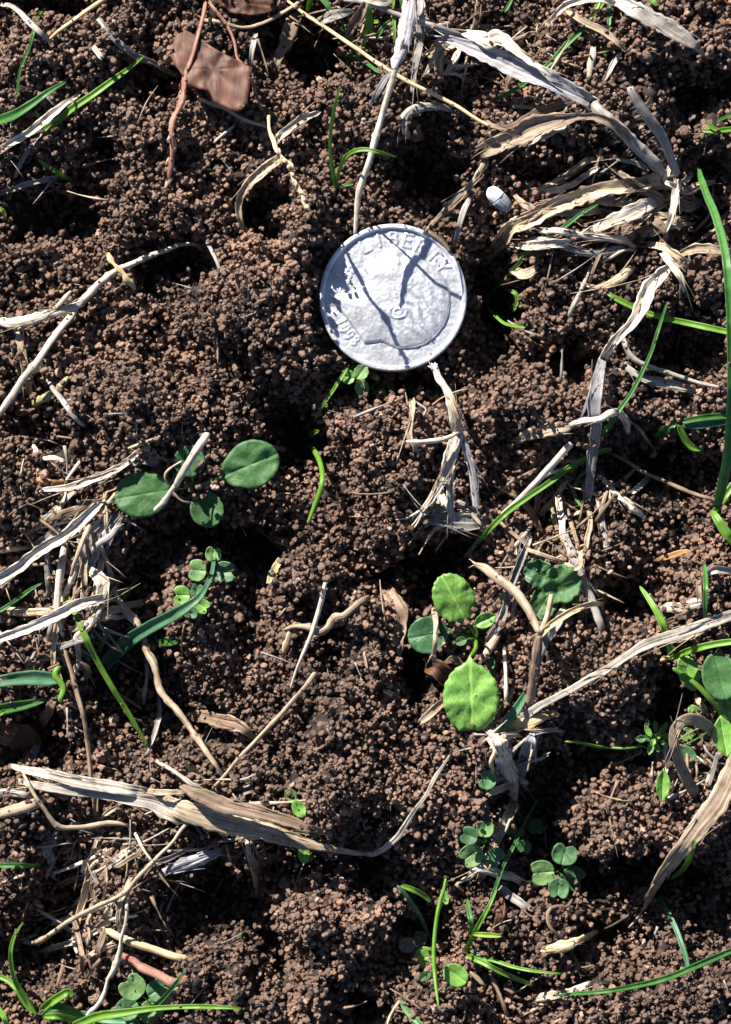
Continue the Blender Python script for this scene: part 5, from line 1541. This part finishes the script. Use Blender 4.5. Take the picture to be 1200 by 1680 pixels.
S(GRASS, 'grass blade', 'long green blade arching across the bottom right corner', '1206,1558,9;1170,1573,11;1133,1589,11;1110,1599,10;1087,1607,11;1060,1614,10;1033,1620,9;990,1627,7;950,1630,6;907,1634,3', 'g2', 'g', [.22, .27, .24, .24, .24])
S(STRAW, 'straw', 'chunky white straw under the left end of the bottom right blade', '877,1644,14;895,1638,17;915,1634,17;933,1630,16;952,1624,14;968,1618,8', 'pale', 'h', .08)
S(TWIG, 'twig', 'ring of brown twig curled on the soil, lower right', '942,1478,6;932,1488,6;915,1488,6;903,1495,7;899,1508,7;903,1522,6;923,1541,5', 'brown', 'r', .06)
S(STRAW, 'straw', 'white straw with a hooked tan end left of the right clover', '759,1447,6;772,1440,10;784,1428,13;802,1430,15;822,1436,15;843,1441,13;860,1450,13;881,1456,9', 'pale', 'h', .12)
S(LEAF, 'dry leaf', 'brown leaf strip hanging below the hooked white straw', '821,1470,10;823,1490,16;820,1510,15;817,1530,8', 'red', 'f', .03, rag=.2)
S(STRAW, 'straw', 'grey brown straw running under the hooked white straw', '808,1448,8;830,1462,13;850,1478,14;872,1495,8', 'grey', 'f', .03)
S(TWIG, 'twig', 'brown twig at the bottom edge right of the green sprouts', '803,1590,6;812,1615,9;822,1640,8;836,1674,8', 'brown', 'r', .02, rag=.2)
S(STRAW, 'straw', 'little tan splinter beside the bright round leaf of the bottom sprout', '774,1597,4;783,1606,8;795,1618,5', 'tan', 'h', .05)
S(GRASS, 'grass blade', 'slender dark green blade running past the right clover', '884,1310,3;868,1338,5;853,1367,6;840,1395,6;827,1420,6;813,1458,6;800,1495,4', 'g2', 'g', [.6, .45, .25, .12])
S(GRASS, 'grass blade', 'green blade tip on the bottom edge below the sprouts', '658,1640,4;665,1655,9;680,1672,10;695,1686,9', 'g2', 'g', .15)
S(TWIG, 'twig', 'tiny twig triangle between the weed and the ribbed leaf', '1140,1240,5;1155,1252,6;1172,1263,5', 'grey', 'r', .05)
S(STRAW, 'straw', 'upright pale shard left of the ribbed dry leaf', '1178,1238,6;1172,1262,8;1165,1290,5', 'grey', 'f', .06)
S(LEAF, 'dry leaf', 'pinkish grey strip above the looping tan ribbon', '1140,1145,8;1150,1155,11;1160,1170,8', 'tan', 'f', .03, rag=.25)
S(STRAW, 'straw', 'short tan splinter poking from the left foot of the stump', '760,1462,4;752,1452,6;770,1444,4', 'tan', 'r', .03)

def add_scales(root, path, n, ln, wd, mats, z0):
    P = catmull(parse(path), n)
    org = tuple(root.location)
    for i in range(1, n):
        x, y = P[i, 0], P[i, 1]
        dx, dy = P[i, 0] - P[i - 1, 0], P[i, 1] - P[i - 1, 1]
        a = math.atan2(dy, dx) + (.42 if i % 2 else -.42) + random.uniform(-.2, .2)
        l_ = ln * random.uniform(.8, 1.25)
        zz = z0 if z0 else float(topz(wx(x), wy(y))) + .10
        q = [(x - .3 * l_ * math.cos(a), y - .3 * l_ * math.sin(a), wd * .5), (x + .1 * l_ * math.cos(a), y + .1 * l_ * math.sin(a), wd),
             (x + .7 * l_ * math.cos(a), y + .7 * l_ * math.sin(a), wd * .35)]
        strand('scale', q, mats[i % len(mats)], 'h', parent=root, absz=[zz, zz + .03, zz + .01] if z0 else None, h=.09, rag=.1, wig=.1)


def mat_of_strips(root, n, box, ang, ln, wd, mats, h=(.05, .3)):
    x0, y0, x1, y1 = box
    for _ in range(n):
        x, y = random.uniform(x0, x1), random.uniform(y0, y1)
        a = math.radians(random.choice(ang) + random.uniform(-22, 22))
        l_, w_ = random.uniform(*ln), random.uniform(*wd)
        b = random.uniform(-.35, .35)
        q = []
        for k, t in enumerate((-.5, -.2, .1, .35, .5)):
            aa = a + b * t
            q.append((x + l_ * t * math.cos(aa) + random.uniform(-2, 2), y - l_ * t * math.sin(aa) + random.uniform(-2, 2) + b * 12 * (t * t), w_ * (1 - 1.1 * abs(t) ** 2) + 1))
        strand('strip', q, random.choice(mats), random.choice('ffhhr' if w_ > 7 else 'rf'), random.uniform(*h), parent=root, rag=.17, stiff=.7, twist=random.uniform(-20, 20), fray=random.choice((0, 3, 3)), fraylen=.12)


mat_of_strips(crown, 26, (850, 290, 1120, 420), (12, 20, -12, 40), (45, 130), (4, 15), ('tan', 'dun', 'pale', 'brown', 'tan'), (.0, .18))
m_ = plant('dead_grass', 'matted heap of torn dry grass strips round the shaggy white tuft, left side', 'dead grass', 125, 960)
mat_of_strips(m_, 30, (70, 835, 185, 1060), (85, 70, 105, 25), (40, 140), (4, 13), ('tan', 'dun', 'pale', 'brown', 'grey', 'pale'), (.0, .2))
m_ = plant('dead_grass', 'small mat of brown dry grass under the wide end of the silver sheath, top', 'dead grass', 760, 88)
mat_of_strips(m_, 16, (700, 40, 850, 120), (-15, 10, 60), (30, 80), (4, 13), ('tan', 'dun', 'brown', 'pale'), (.0, .12))
m_ = plant('dead_grass', 'loose mat of thin dry stems where the sweeping twig ends, lower left', 'dead grass', 160, 1490)
mat_of_strips(m_, 20, (110, 1400, 215, 1560), (80, 95, 35), (35, 110), (4, 10), ('tan', 'dun', 'pale', 'brown'), (.0, .12))
m_ = plant('dead_grass', 'crumbled dry grass bits piled at the foot of the peeled stub', 'dead grass', 750, 850)
mat_of_strips(m_, 13, (700, 820, 800, 870), (0, 30, -30, 80), (22, 60), (4, 12), ('grey', 'tan', 'pale', 'brown'), (.0, .12))
m_ = plant('dead_grass', 'tangle of dark grey dead stems right of the rosette weed', 'dead grass', 925, 900)
mat_of_strips(m_, 22, (820, 830, 990, 1050), (80, 65, 110, -60), (45, 130), (4, 10), ('grey', 'brown', 'dun', 'dark', 'tan'), (-.04, .1))
mat_of_strips(stump, 12, (800, 1195, 880, 1290), (-60, -80, 60, 20), (25, 70), (4, 13), ('pale', 'tan', 'blue', 'grey'), (.05, .25))
m_ = plant('dead_grass', 'thin layer of dry grass shreds beside the thick pale folded straw', 'dead grass', 975, 760)
mat_of_strips(m_, 16, (880, 690, 1060, 850), (60, 80, 20, -50), (30, 90), (4, 9), ('tan', 'dun', 'grey', 'brown', 'pale'), (.0, .1))
m_ = plant('dead_grass', 'grey and tan shreds of old grass below the looping ribbon, right', 'dead grass', 1130, 1270)
mat_of_strips(m_, 10, (1090, 1210, 1200, 1310), (60, 100, -40), (25, 70), (3, 8), ('grey', 'dun', 'brown'), (.0, .08))
m_ = plant('dead_grass', 'dry shreds strewn just above and below the big flat blade', 'dead grass', 330, 1290)
mat_of_strips(m_, 18, (230, 1240, 440, 1400), (-15, 10, 45, -50), (25, 90), (3, 9), ('tan', 'dun', 'brown', 'grey'), (.0, .1))
add_scales(bpy.data.objects['seed_stalk_red'], '301,130,9;299,150,9;290,186,9;283,220,9;281,256,9;277,296,6', 20, 16, 9, ('pink', 'pink', 'red', 'tan'), None)
add_scales(bpy.data.objects['seed_stalk_coin'], '449,232,7;466,262,7;476,275,7;484,300,7;497,320,7;503,338,5', 9, 13, 7, ('gold', 'tan'), 1.84)
for o_ in list(bpy.data.objects):
    if o_.name.startswith('seed_stalk_'):
        o_.name = 'seed_stalk'

# ------------------------------------------------------------------ bark
leaf('bark_piece', 350, 112, 140, 140, 0, [(288, 36), (326, 58), (352, 78), (414, 112), (408, 172), (393, 188), (352, 170), (344, 152), (312, 142), (279, 92)], 'red', h=.30, tilt=(.10, -.22),
     cup=.05, fold=-.03, wave=.03, seed=2.3, label='flat reddish brown bark piece behind the knotted seed stalk', cat='bark')
leaf('bark_piece', 404, 4, 96, 40, -8, 'chip', 'red', h=.05, tilt=(.05, -.1), cup=-.05, fold=-.04, wave=.03, seed=5.1,
     label='dark red-brown bark scrap cut by the top edge', cat='bark')


# ------------------------------------------------------------------ a small pale seed
def build_seed():
    z = float(topz(wx(818), wy(327))) + .17
    root = empty('seed', (wx(818, z), wy(327, z), z), 'small oval seed, bright white at one end and grey ribbed at the other', 'seed')
    V0 = np.array(root.location)
    a = np.array([wx(801, z), wy(309, z), z + .045])
    b = np.array([wx(838, z), wy(344, z), z - .02])
    t = np.linspace(0, 1, 22)[:, None]
    pts = a + (b - a) * t
    w = .165 * np.sqrt(np.clip(1 - np.abs(2 * t[:, 0] - 1) ** 2.5, 0, 1)) * (1.15 - .22 * t[:, 0]) + .012
    w = w * (1 + .012 * np.sin(t[:, 0] * 46) * (t[:, 0] > .35))
    k = 11
    loft('pale_end', pts[:k], w[:k], MT['seedw'], 'r', root, tuple(V0), rag=.0, ends=(1, 0))
    loft('ribbed_end', pts[k - 1:], w[k - 1:], MT['seedg'], 'r', root, tuple(V0), rag=.02, ends=(0, 1))


MT['seedw'] = dry_mat('seed_white', (.78, .80, .80), (.86, .88, .88), (.6, .62, .63), rough=.35, dirt=.1)
MT['seedg'] = dry_mat('seed_grey', (.30, .33, .38), (.46, .50, .56), (.13, .14, .17), rough=.35, dirt=.2)
build_seed()


# ------------------------------------------------------------------ broad-leaved plants
def L(root, cx, cy, ln, wd, ang, shape, mat, stalk=None, sw=5, name='leaf', sag=.1, **k):
    o, base = leaf(name, cx, cy, ln, wd, ang, shape, mat, parent=root, **k)
    if stalk is not None:
        tube3('leaf_stalk', tuple(root.location) if stalk == 0 else stalk, base, sw, 'g1' if mat in ('l1', 'l2', 'lc') else 'g2', root, sag=sag)
    return base


p = plant('seedling', 'seedling with four rounded dark green leaves under the white stick', 'seedling', 312, 800)
L(p, 234, 811, 92, 76, 190, 'oval', 'l2', 0, 4, h=.22, tilt=(-.05, -.08), cup=-.06, fold=.05, wave=.022)
L(p, 408, 764, 100, 80, 22, 'obovate', 'l2', 0, 4, h=.26, tilt=(.05, .04), cup=-.06, fold=.18, wave=.025)
L(p, 339, 832, 66, 56, -72, 'obovate', 'l2', 0, 5, h=.18, tilt=(0, -.05), fold=.22)
L(p, 311, 757, 52, 52, 100, 'oval', 'l3', 0, 5, h=.10, fold=.05)

p = plant('clover', 'clover with pale trifoliate leaves at the tip of the bluish blade', 'clover', 345, 960)
L(p, 326, 936, 34, 36, 175, 'heart', 'lc', 0, 3, 'leaflet', h=.30, fold=.12)
L(p, 350, 911, 30, 26, 80, 'heart', 'lc', 0, 3, 'leaflet', h=.34, fold=.25)
L(p, 366, 938, 44, 34, -5, 'heart', 'lcd', 0, 3, 'leaflet', h=.20, fold=.15, tilt=(.2, -.1))
p = plant('clover', 'small clover with bright green heart leaflets beside the bluish blade', 'clover', 318, 988)
L(p, 300, 977, 32, 32, 178, 'heart', 'l1', 0, 3, 'leaflet', h=.22, fold=.15)
L(p, 323, 970, 26, 20, 80, 'heart', 'lcd', 0, 3, 'leaflet', h=.14, fold=.2)
L(p, 331, 994, 28, 24, -30, 'heart', 'l1', 0, 3, 'leaflet', h=.14, fold=.2)
L(p, 314, 1004, 24, 22, -100, 'heart', 'lcd', 0, 3, 'leaflet', h=.15, fold=.2)

p = plant('clover', 'tiny clover touching the lower edge of the coin', 'clover', 588, 626)
L(p, 573, 619, 26, 23, 165, 'heart', 'l1', 0, 3, 'leaflet', h=.24, fold=.2)
L(p, 593, 611, 26, 24, 55, 'lobed', 'lc', 0, 3, 'leaflet', h=.22, fold=.2)
L(p, 594, 636, 28, 24, -75, 'lobed', 'lc', 0, 3, 'leaflet', h=.22, fold=.2)
p = plant('clover', 'tiny yellow-green clover right of the one touching the coin', 'clover', 630, 630)
L(p, 619, 637, 24, 18, 205, 'heart', 'l1', 0, 3, 'leaflet', h=.24, fold=.2)
L(p, 627, 645, 22, 14, -85, 'heart', 'l1', 0, 3, 'leaflet', h=.24, fold=.2)
L(p, 640, 632, 30, 12, -55, 'lance', 'lcd', 0, 3, 'leaflet', h=.15)
L(p, 622, 622, 22, 6, 155, 'lance', 'l1', None, 3, 'leaflet', h=.12)

p = plant('rosette_weed', 'rosette weed with one big bright toothed leaf, right of centre', 'weed', 780, 1048)
L(p, 773, 1145, 122, 95, -88, 'serrate', 'l1', 0, 8, h=.32, tilt=(.12, .15), cup=-.10, fold=.16, wave=.035, bite=(.0, .10, .25), seed=3)
L(p, 745, 982, 90, 70, 118, 'serrate', 'l1', 0, 5, h=.40, tilt=(-.1, .1), cup=-.14, fold=.26, wave=.03, seed=4)
L(p, 703, 1042, 70, 64, 190, 'serrate', 'l3', 0, 6, h=.10, cup=.02, fold=.10, seed=5)
L(p, 796, 1018, 38, 26, 25, 'serrate', 'l1', 0, 5, h=.26, cup=.1, fold=.3, seed=6)
L(p, 757, 1052, 20, 16, 200, 'serrate', 'l2', 0, 4, h=.12, seed=7)
L(p, 806, 1088, 24, 14, -100, 'obovate', 'l3', None, 3, h=.05, seed=7)

p = plant('weed', 'dark crinkled leaf cluster between the forked twig and the grey stem', 'weed', 905, 975)
L(p, 922, 958, 66, 62, 30, 'lobed', 'l2', 0, 5, h=.30, wave=.06, fold=.12, seed=8)
L(p, 886, 942, 54, 46, 150, 'lobed', 'l3', 0, 5, h=.24, wave=.06, fold=.12, seed=9)
L(p, 893, 988, 64, 46, 240, 'lobed', 'l2', 0, 5, h=.24, wave=.05, fold=.12, seed=10)
L(p, 935, 985, 36, 30, -40, 'lobed', 'l3', 0, 4, h=.14, wave=.08, seed=11)

p = plant('weed', 'leafy green weed at the right edge, its largest leaf dark', 'weed', 1188, 1178)
stalkp = (wx(1098, .5), wy(1092, .5), .55)
strand('stem', '1190,1180,8;1172,1155,8;1150,1130,8;1126,1110,7;1104,1096,7', 'g1', 'r', [.15, .3, .35, .3], parent=p)
L(p, 1131, 1106, 62, 36, 110, 'obovate', 'l1', None, 5, h=.36, fold=.2, seed=1)
L(p, 1182, 1110, 80, 60, 105, 'oval', 'l2', 0, 6, h=.5, fold=.08, tilt=(.1, 0), seed=2)
L(p, 1194, 1150, 64, 34, 95, 'lance', 'l1', 0, 5, h=.36, fold=.2, seed=3)
L(p, 1188, 1208, 66, 40, -80, 'lance', 'l1', 0, 5, h=.34, fold=.22, seed=4)
L(p, 1143, 1172, 34, 22, 130, 'obovate', 'l1', 0, 4, h=.12, fold=.2, seed=5)
L(p, 1128, 1205, 22, 24, 170, 'oval', 'l1', 0, 3, h=.06, seed=6)
L(p, 1128, 1240, 36, 28, -60, 'oval', 'lcd', 0, 3, h=.04, fold=.2, seed=7)

p = plant('seedling', 'tiny bright many-leaved weed with a hanging pale leaf, lower right', 'seedling', 1074, 1216)
for i, (x, y, l_, w_, a) in enumerate([(1053, 1212, 18, 13, 185), (1064, 1200, 22, 10, 120), (1076, 1192, 20, 9, 95), (1088, 1196, 26, 11, 55), (1092, 1208, 16, 12, 15), (1066, 1211, 16, 12, 150),
                                       (1080, 1208, 16, 10, 60), (1068, 1228, 22, 11, -105), (1078, 1226, 18, 10, -70), (1090, 1220, 16, 9, -20), (1062, 1188, 16, 7, 70), (1072, 1218, 12, 9, 240)]):
    L(p, x, y, l_, w_, a, 'lance', 'l1' if i % 5 else 'l2', 0, 3, h=.34 + .05 * (i % 4), fold=.2, seed=i)
strand('blade', '1090,1216,6;1093,1238,8;1095,1260,7;1094,1270,4', 'pale', 'g', .2, parent=p)
L(p, 1088, 1288, 52, 24, -92, 'lance', 'l1', None, 4, h=.16, fold=.2, seed=21)
S('stem', 'stem', 'hair-thin green runner left of the tiny many-leaved weed', '927,1217,4;950,1218,5;975,1224,5;1000,1227,4;1030,1228,4;1060,1224,3', 'g1', 'r', .22)

p = plant('grass_tuft', 'young green shoot with two blades above the leafy weed, right edge', 'grass', 1102, 1080)
strand('blade', '1101,1078,9;1100,1062,11;1094,1040,12;1084,1016,11;1072,994,9;1062,978,8;1050,962,4', 'g1', 'g', [.1, .3, .5, .55], stiff=1, parent=p)
strand('blade', '1101,1080,8;1125,1070,11;1150,1062,12;1178,1056,11;1208,1052,11', 'g1', 'g', [.1, .4, .5], stiff=1, parent=p)
strand('stub', '1084,1084,5;1094,1080,8;1102,1078,6', 'gold', 'r', .08, parent=p)
S(GRASS, 'grass blade', 'upright dark green blade next to the cream curled leaf', '1156,925,6;1158,950,8;1158,980,8;1157,1020,5', 'g2', 'g', [.2, .3, .2])

p = plant('clover', 'clover with folded leaflets beside the tan stalk of the stump', 'clover', 794, 1385)
L(p, 772, 1372, 34, 30, 160, 'heart', 'lcd', 0, 3, 'leaflet', h=.2, fold=.2)
L(p, 776, 1402, 46, 38, 215, 'heart', 'lc', 0, 3, 'leaflet', h=.16, fold=.25, tilt=(0, .1))
L(p, 796, 1362, 32, 28, 85, 'heart', 'lc', 0, 3, 'leaflet', h=.16, fold=.3)
L(p, 812, 1404, 34, 30, -40, 'heart', 'lcd', 0, 3, 'leaflet', h=.15, fold=.3)
p = plant('clover', 'clover with one pale and three shade-darkened leaflets, right of the hooked straw', 'clover', 912, 1428)
L(p, 892, 1432, 48, 42, 185, 'heart', 'lc', 0, 3, 'leaflet', h=.34, fold=.12, tilt=(0, .1))
L(p, 926, 1404, 42, 42, 75, 'heart', 'lcd', 0, 3, 'leaflet', h=.34, fold=.12)
L(p, 938, 1440, 44, 42, -20, 'heart', 'lcd', 0, 3, 'leaflet', h=.28, fold=.12)
L(p, 917, 1456, 40, 34, -95, 'heart', 'lcd', 0, 3, 'leaflet', h=.22, fold=.12)
p = plant('clover', 'small dull clover crossed by the slender dark blade', 'clover', 860, 1362)
L(p, 841, 1362, 22, 18, 180, 'heart', 'lc', 0, 3, 'leaflet', h=.08, fold=.2)
L(p, 878, 1356, 34, 24, 15, 'heart', 'lcd', 0, 3, 'leaflet', h=.15, fold=.2)
L(p, 860, 1388, 26, 24, -95, 'heart', 'lcd', 0, 3, 'leaflet', h=.13, fold=.2)
L(p, 882, 1366, 20, 5, 0, 'lance', 'l1', None, 3, 'leaflet', h=.14)
p = plant('clover', 'shaded clover leaf behind the whitish grass stump', 'clover', 808, 1278)
L(p, 802, 1280, 34, 32, 170, 'heart', 'lcd', 0, 3, 'leaflet', h=.15, fold=.15)
p = plant('clover', 'large grey-green clover at the bottom left beside the pinkish stem', 'clover', 236, 1640)
L(p, 220, 1622, 48, 44, 135, 'heart', 'lc', 0, 3, 'leaflet', h=.42, fold=.10)
L(p, 258, 1626, 44, 38, 30, 'heart', 'lcd', 0, 3, 'leaflet', h=.36, fold=.12)
L(p, 212, 1654, 42, 38, 215, 'heart', 'lcd', 0, 3, 'leaflet', h=.34, fold=.12)
L(p, 246, 1658, 44, 40, -50, 'heart', 'lc', 0, 3, 'leaflet', h=.34, fold=.12)

p = plant('sprout', 'long-stalked sprout with bright round leaves near the bottom edge', 'sprout', 714, 1572)
strand('stem', '652,1453,6;664,1466,8;676,1482,8;690,1504,8;700,1528,8;710,1554,6', 'g3', 'r', [.5, .45, .25, .08], stiff=1, parent=p)
strand('stem', '658,1453,7;676,1459,9;692,1467,9;709,1481,6', 'g1', 'g', .42, parent=p)
strand('stem', '732,1440,4;729,1458,6;724,1474,7;718,1500,7;714,1530,7;712,1560,7;713,1590,7;716,1622,6;720,1652,3', 'g1', 'r', [.5, .4, .3, .25, .3], stiff=1, parent=p)
L(p, 731, 1473, 24, 11, -80, 'oval', 'l1', None, 3, h=.4)
L(p, 668, 1551, 28, 26, 180, 'oval', 'lp', 0, 3, h=.5)
L(p, 690, 1540, 26, 22, 100, 'oval', 'lp', 0, 3, h=.5)
L(p, 697, 1571, 34, 36, 185, 'oval', 'l1', 0, 5, h=.5, cup=.12)
L(p, 748, 1600, 44, 36, -35, 'oval', 'l1', 0, 6, h=.42, fold=.25)
L(p, 698, 1602, 22, 16, 220, 'oval', 'l2', 0, 3, h=.04)
p = plant('grass_tuft', 'small grass tuft right of the long-stalked sprout', 'grass', 766, 1562)
strand('blade', '764,1562,8;776,1536,8;790,1510,8;804,1484,6;816,1459,2', 'g1', 'g', [.05, .3, .55], stiff=1, parent=p)
strand('blade', '772,1540,6;774,1518,8;770,1495,8;767,1474,3', 'g2', 'g', [.1, .3, .35], parent=p)
strand('blade', '776,1533,6;798,1534,9;824,1536,6', 'gy', 'g', .3, parent=p)
strand('blade', '766,1568,8;790,1578,9;820,1594,9;848,1606,8;875,1617,4', 'g1', 'g', [.1, .25, .3, .25], parent=p)
strand('blade', '780,1572,4;810,1576,6;840,1586,6;880,1594,5;924,1598,3', 'g1', 'g', [.1, .25, .25], parent=p)
strand('blade', '770,1556,5;785,1566,6;800,1562,6', 'g3', 'g', .1, parent=p)
p = plant('weed', 'yellow-green leaves sticking out on both sides of the big flat blade', 'weed', 498, 1365)
L(p, 478, 1306, 24, 20, 120, 'obovate', 'l2', None, 3, h=.06)
L(p, 490, 1326, 32, 22, -60, 'obovate', 'l1', 0, 4, h=.08)
L(p, 502, 1348, 20, 16, -60, 'oval', 'l1', 0, 3, h=.04)
L(p, 499, 1400, 32, 20, -85, 'obovate', 'l1', 0, 4, h=.10)
p = plant('weed', 'tiny green leaf in the dark hollow at the lower left', 'weed', 393, 1528)
L(p, 393, 1526, 24, 10, 95, 'lance', 'l2', None, 3, h=.06)


# ------------------------------------------------------------------ fine debris nobody could count
def build_debris():
    vs, fs, us = [], [], []
    zones = [(90, 1000, 120, 180, 130), (190, 1480, 130, 120, 110), (1050, 350, 130, 80, 90), (940, 880, 90, 110, 80), (740, 800, 70, 70, 40), (840, 1230, 70, 70, 45), (820, 130, 130, 70, 60),
             (1120, 1240, 80, 60, 35), (600, 840, 600, 840, 520), (700, 640, 60, 40, 16)]
    for cx, cy, rx, ry, n in zones:
        for _ in range(n):
            u, v = (rng.uniform(-1, 1, 2) if n > 300 else np.clip(rng.normal(size=2) * .55, -1.3, 1.3))
            px, py = cx + u * rx, cy + v * ry
            x, y = wx(px, .2), wy(py, .2)
            if math.hypot(x - COINX, y - COINY) < COINR + .1:
                continue
            z = float(samp(GZ, x, y)) + rng.uniform(.02, .07)
            a = rng.uniform(0, 6.28)
            tri_tube(vs, fs, us, (x, y, z), (math.cos(a), math.sin(a), rng.uniform(-.15, .25)), float(rng.uniform(.10, .42)) * (1 if rng.random() > .15 else 1.5), float(rng.uniform(.005, .016)), bend=.35)
    for cx, cy, rx, ry, n in [(95, 960, 100, 160, 70), (150, 1450, 120, 130, 50), (1040, 330, 140, 90, 60), (930, 900, 80, 110, 40), (830, 1230, 60, 60, 22), (820, 110, 120, 70, 36), (560, 60, 120, 60, 24),
                              (1120, 1250, 70, 60, 16), (300, 1330, 130, 60, 26), (600, 840, 600, 840, 60), (60, 760, 60, 60, 16), (740, 830, 60, 50, 16)]:
        for _ in range(n):
            px, py = cx + rng.uniform(-1, 1) * rx, cy + rng.uniform(-1, 1) * ry
            x, y = wx(px, .2), wy(py, .2)
            if math.hypot(x - COINX, y - COINY) < COINR + .4:
                continue
            z = float(topz(x, y)) + rng.uniform(-.03, .04)
            a = rng.uniform(0, 6.28)
            tri_tube(vs, fs, us, (x, y, z), (math.cos(a), math.sin(a), rng.uniform(-.2, .2)), float(rng.uniform(.15, .6)), float(rng.uniform(.012, .028)), bend=.3)
    n = len(vs)
    o = mesh_obj('plant_debris', vs, fs, MT['tan'], uvs=us)
    tag(o, 'fine dry fibres and root hairs strewn over the soil', 'debris', kind='stuff')
    o.data.materials.append(MT['brown'])
    o.data.materials.append(MT['grey'])
    mi = np.repeat(rng.integers(0, 3, len(fs) // 18 + 1), 18)[:len(fs)]
    o.data.polygons.foreach_set('material_index', mi.astype(np.int32))


build_debris()
build_crumbs()
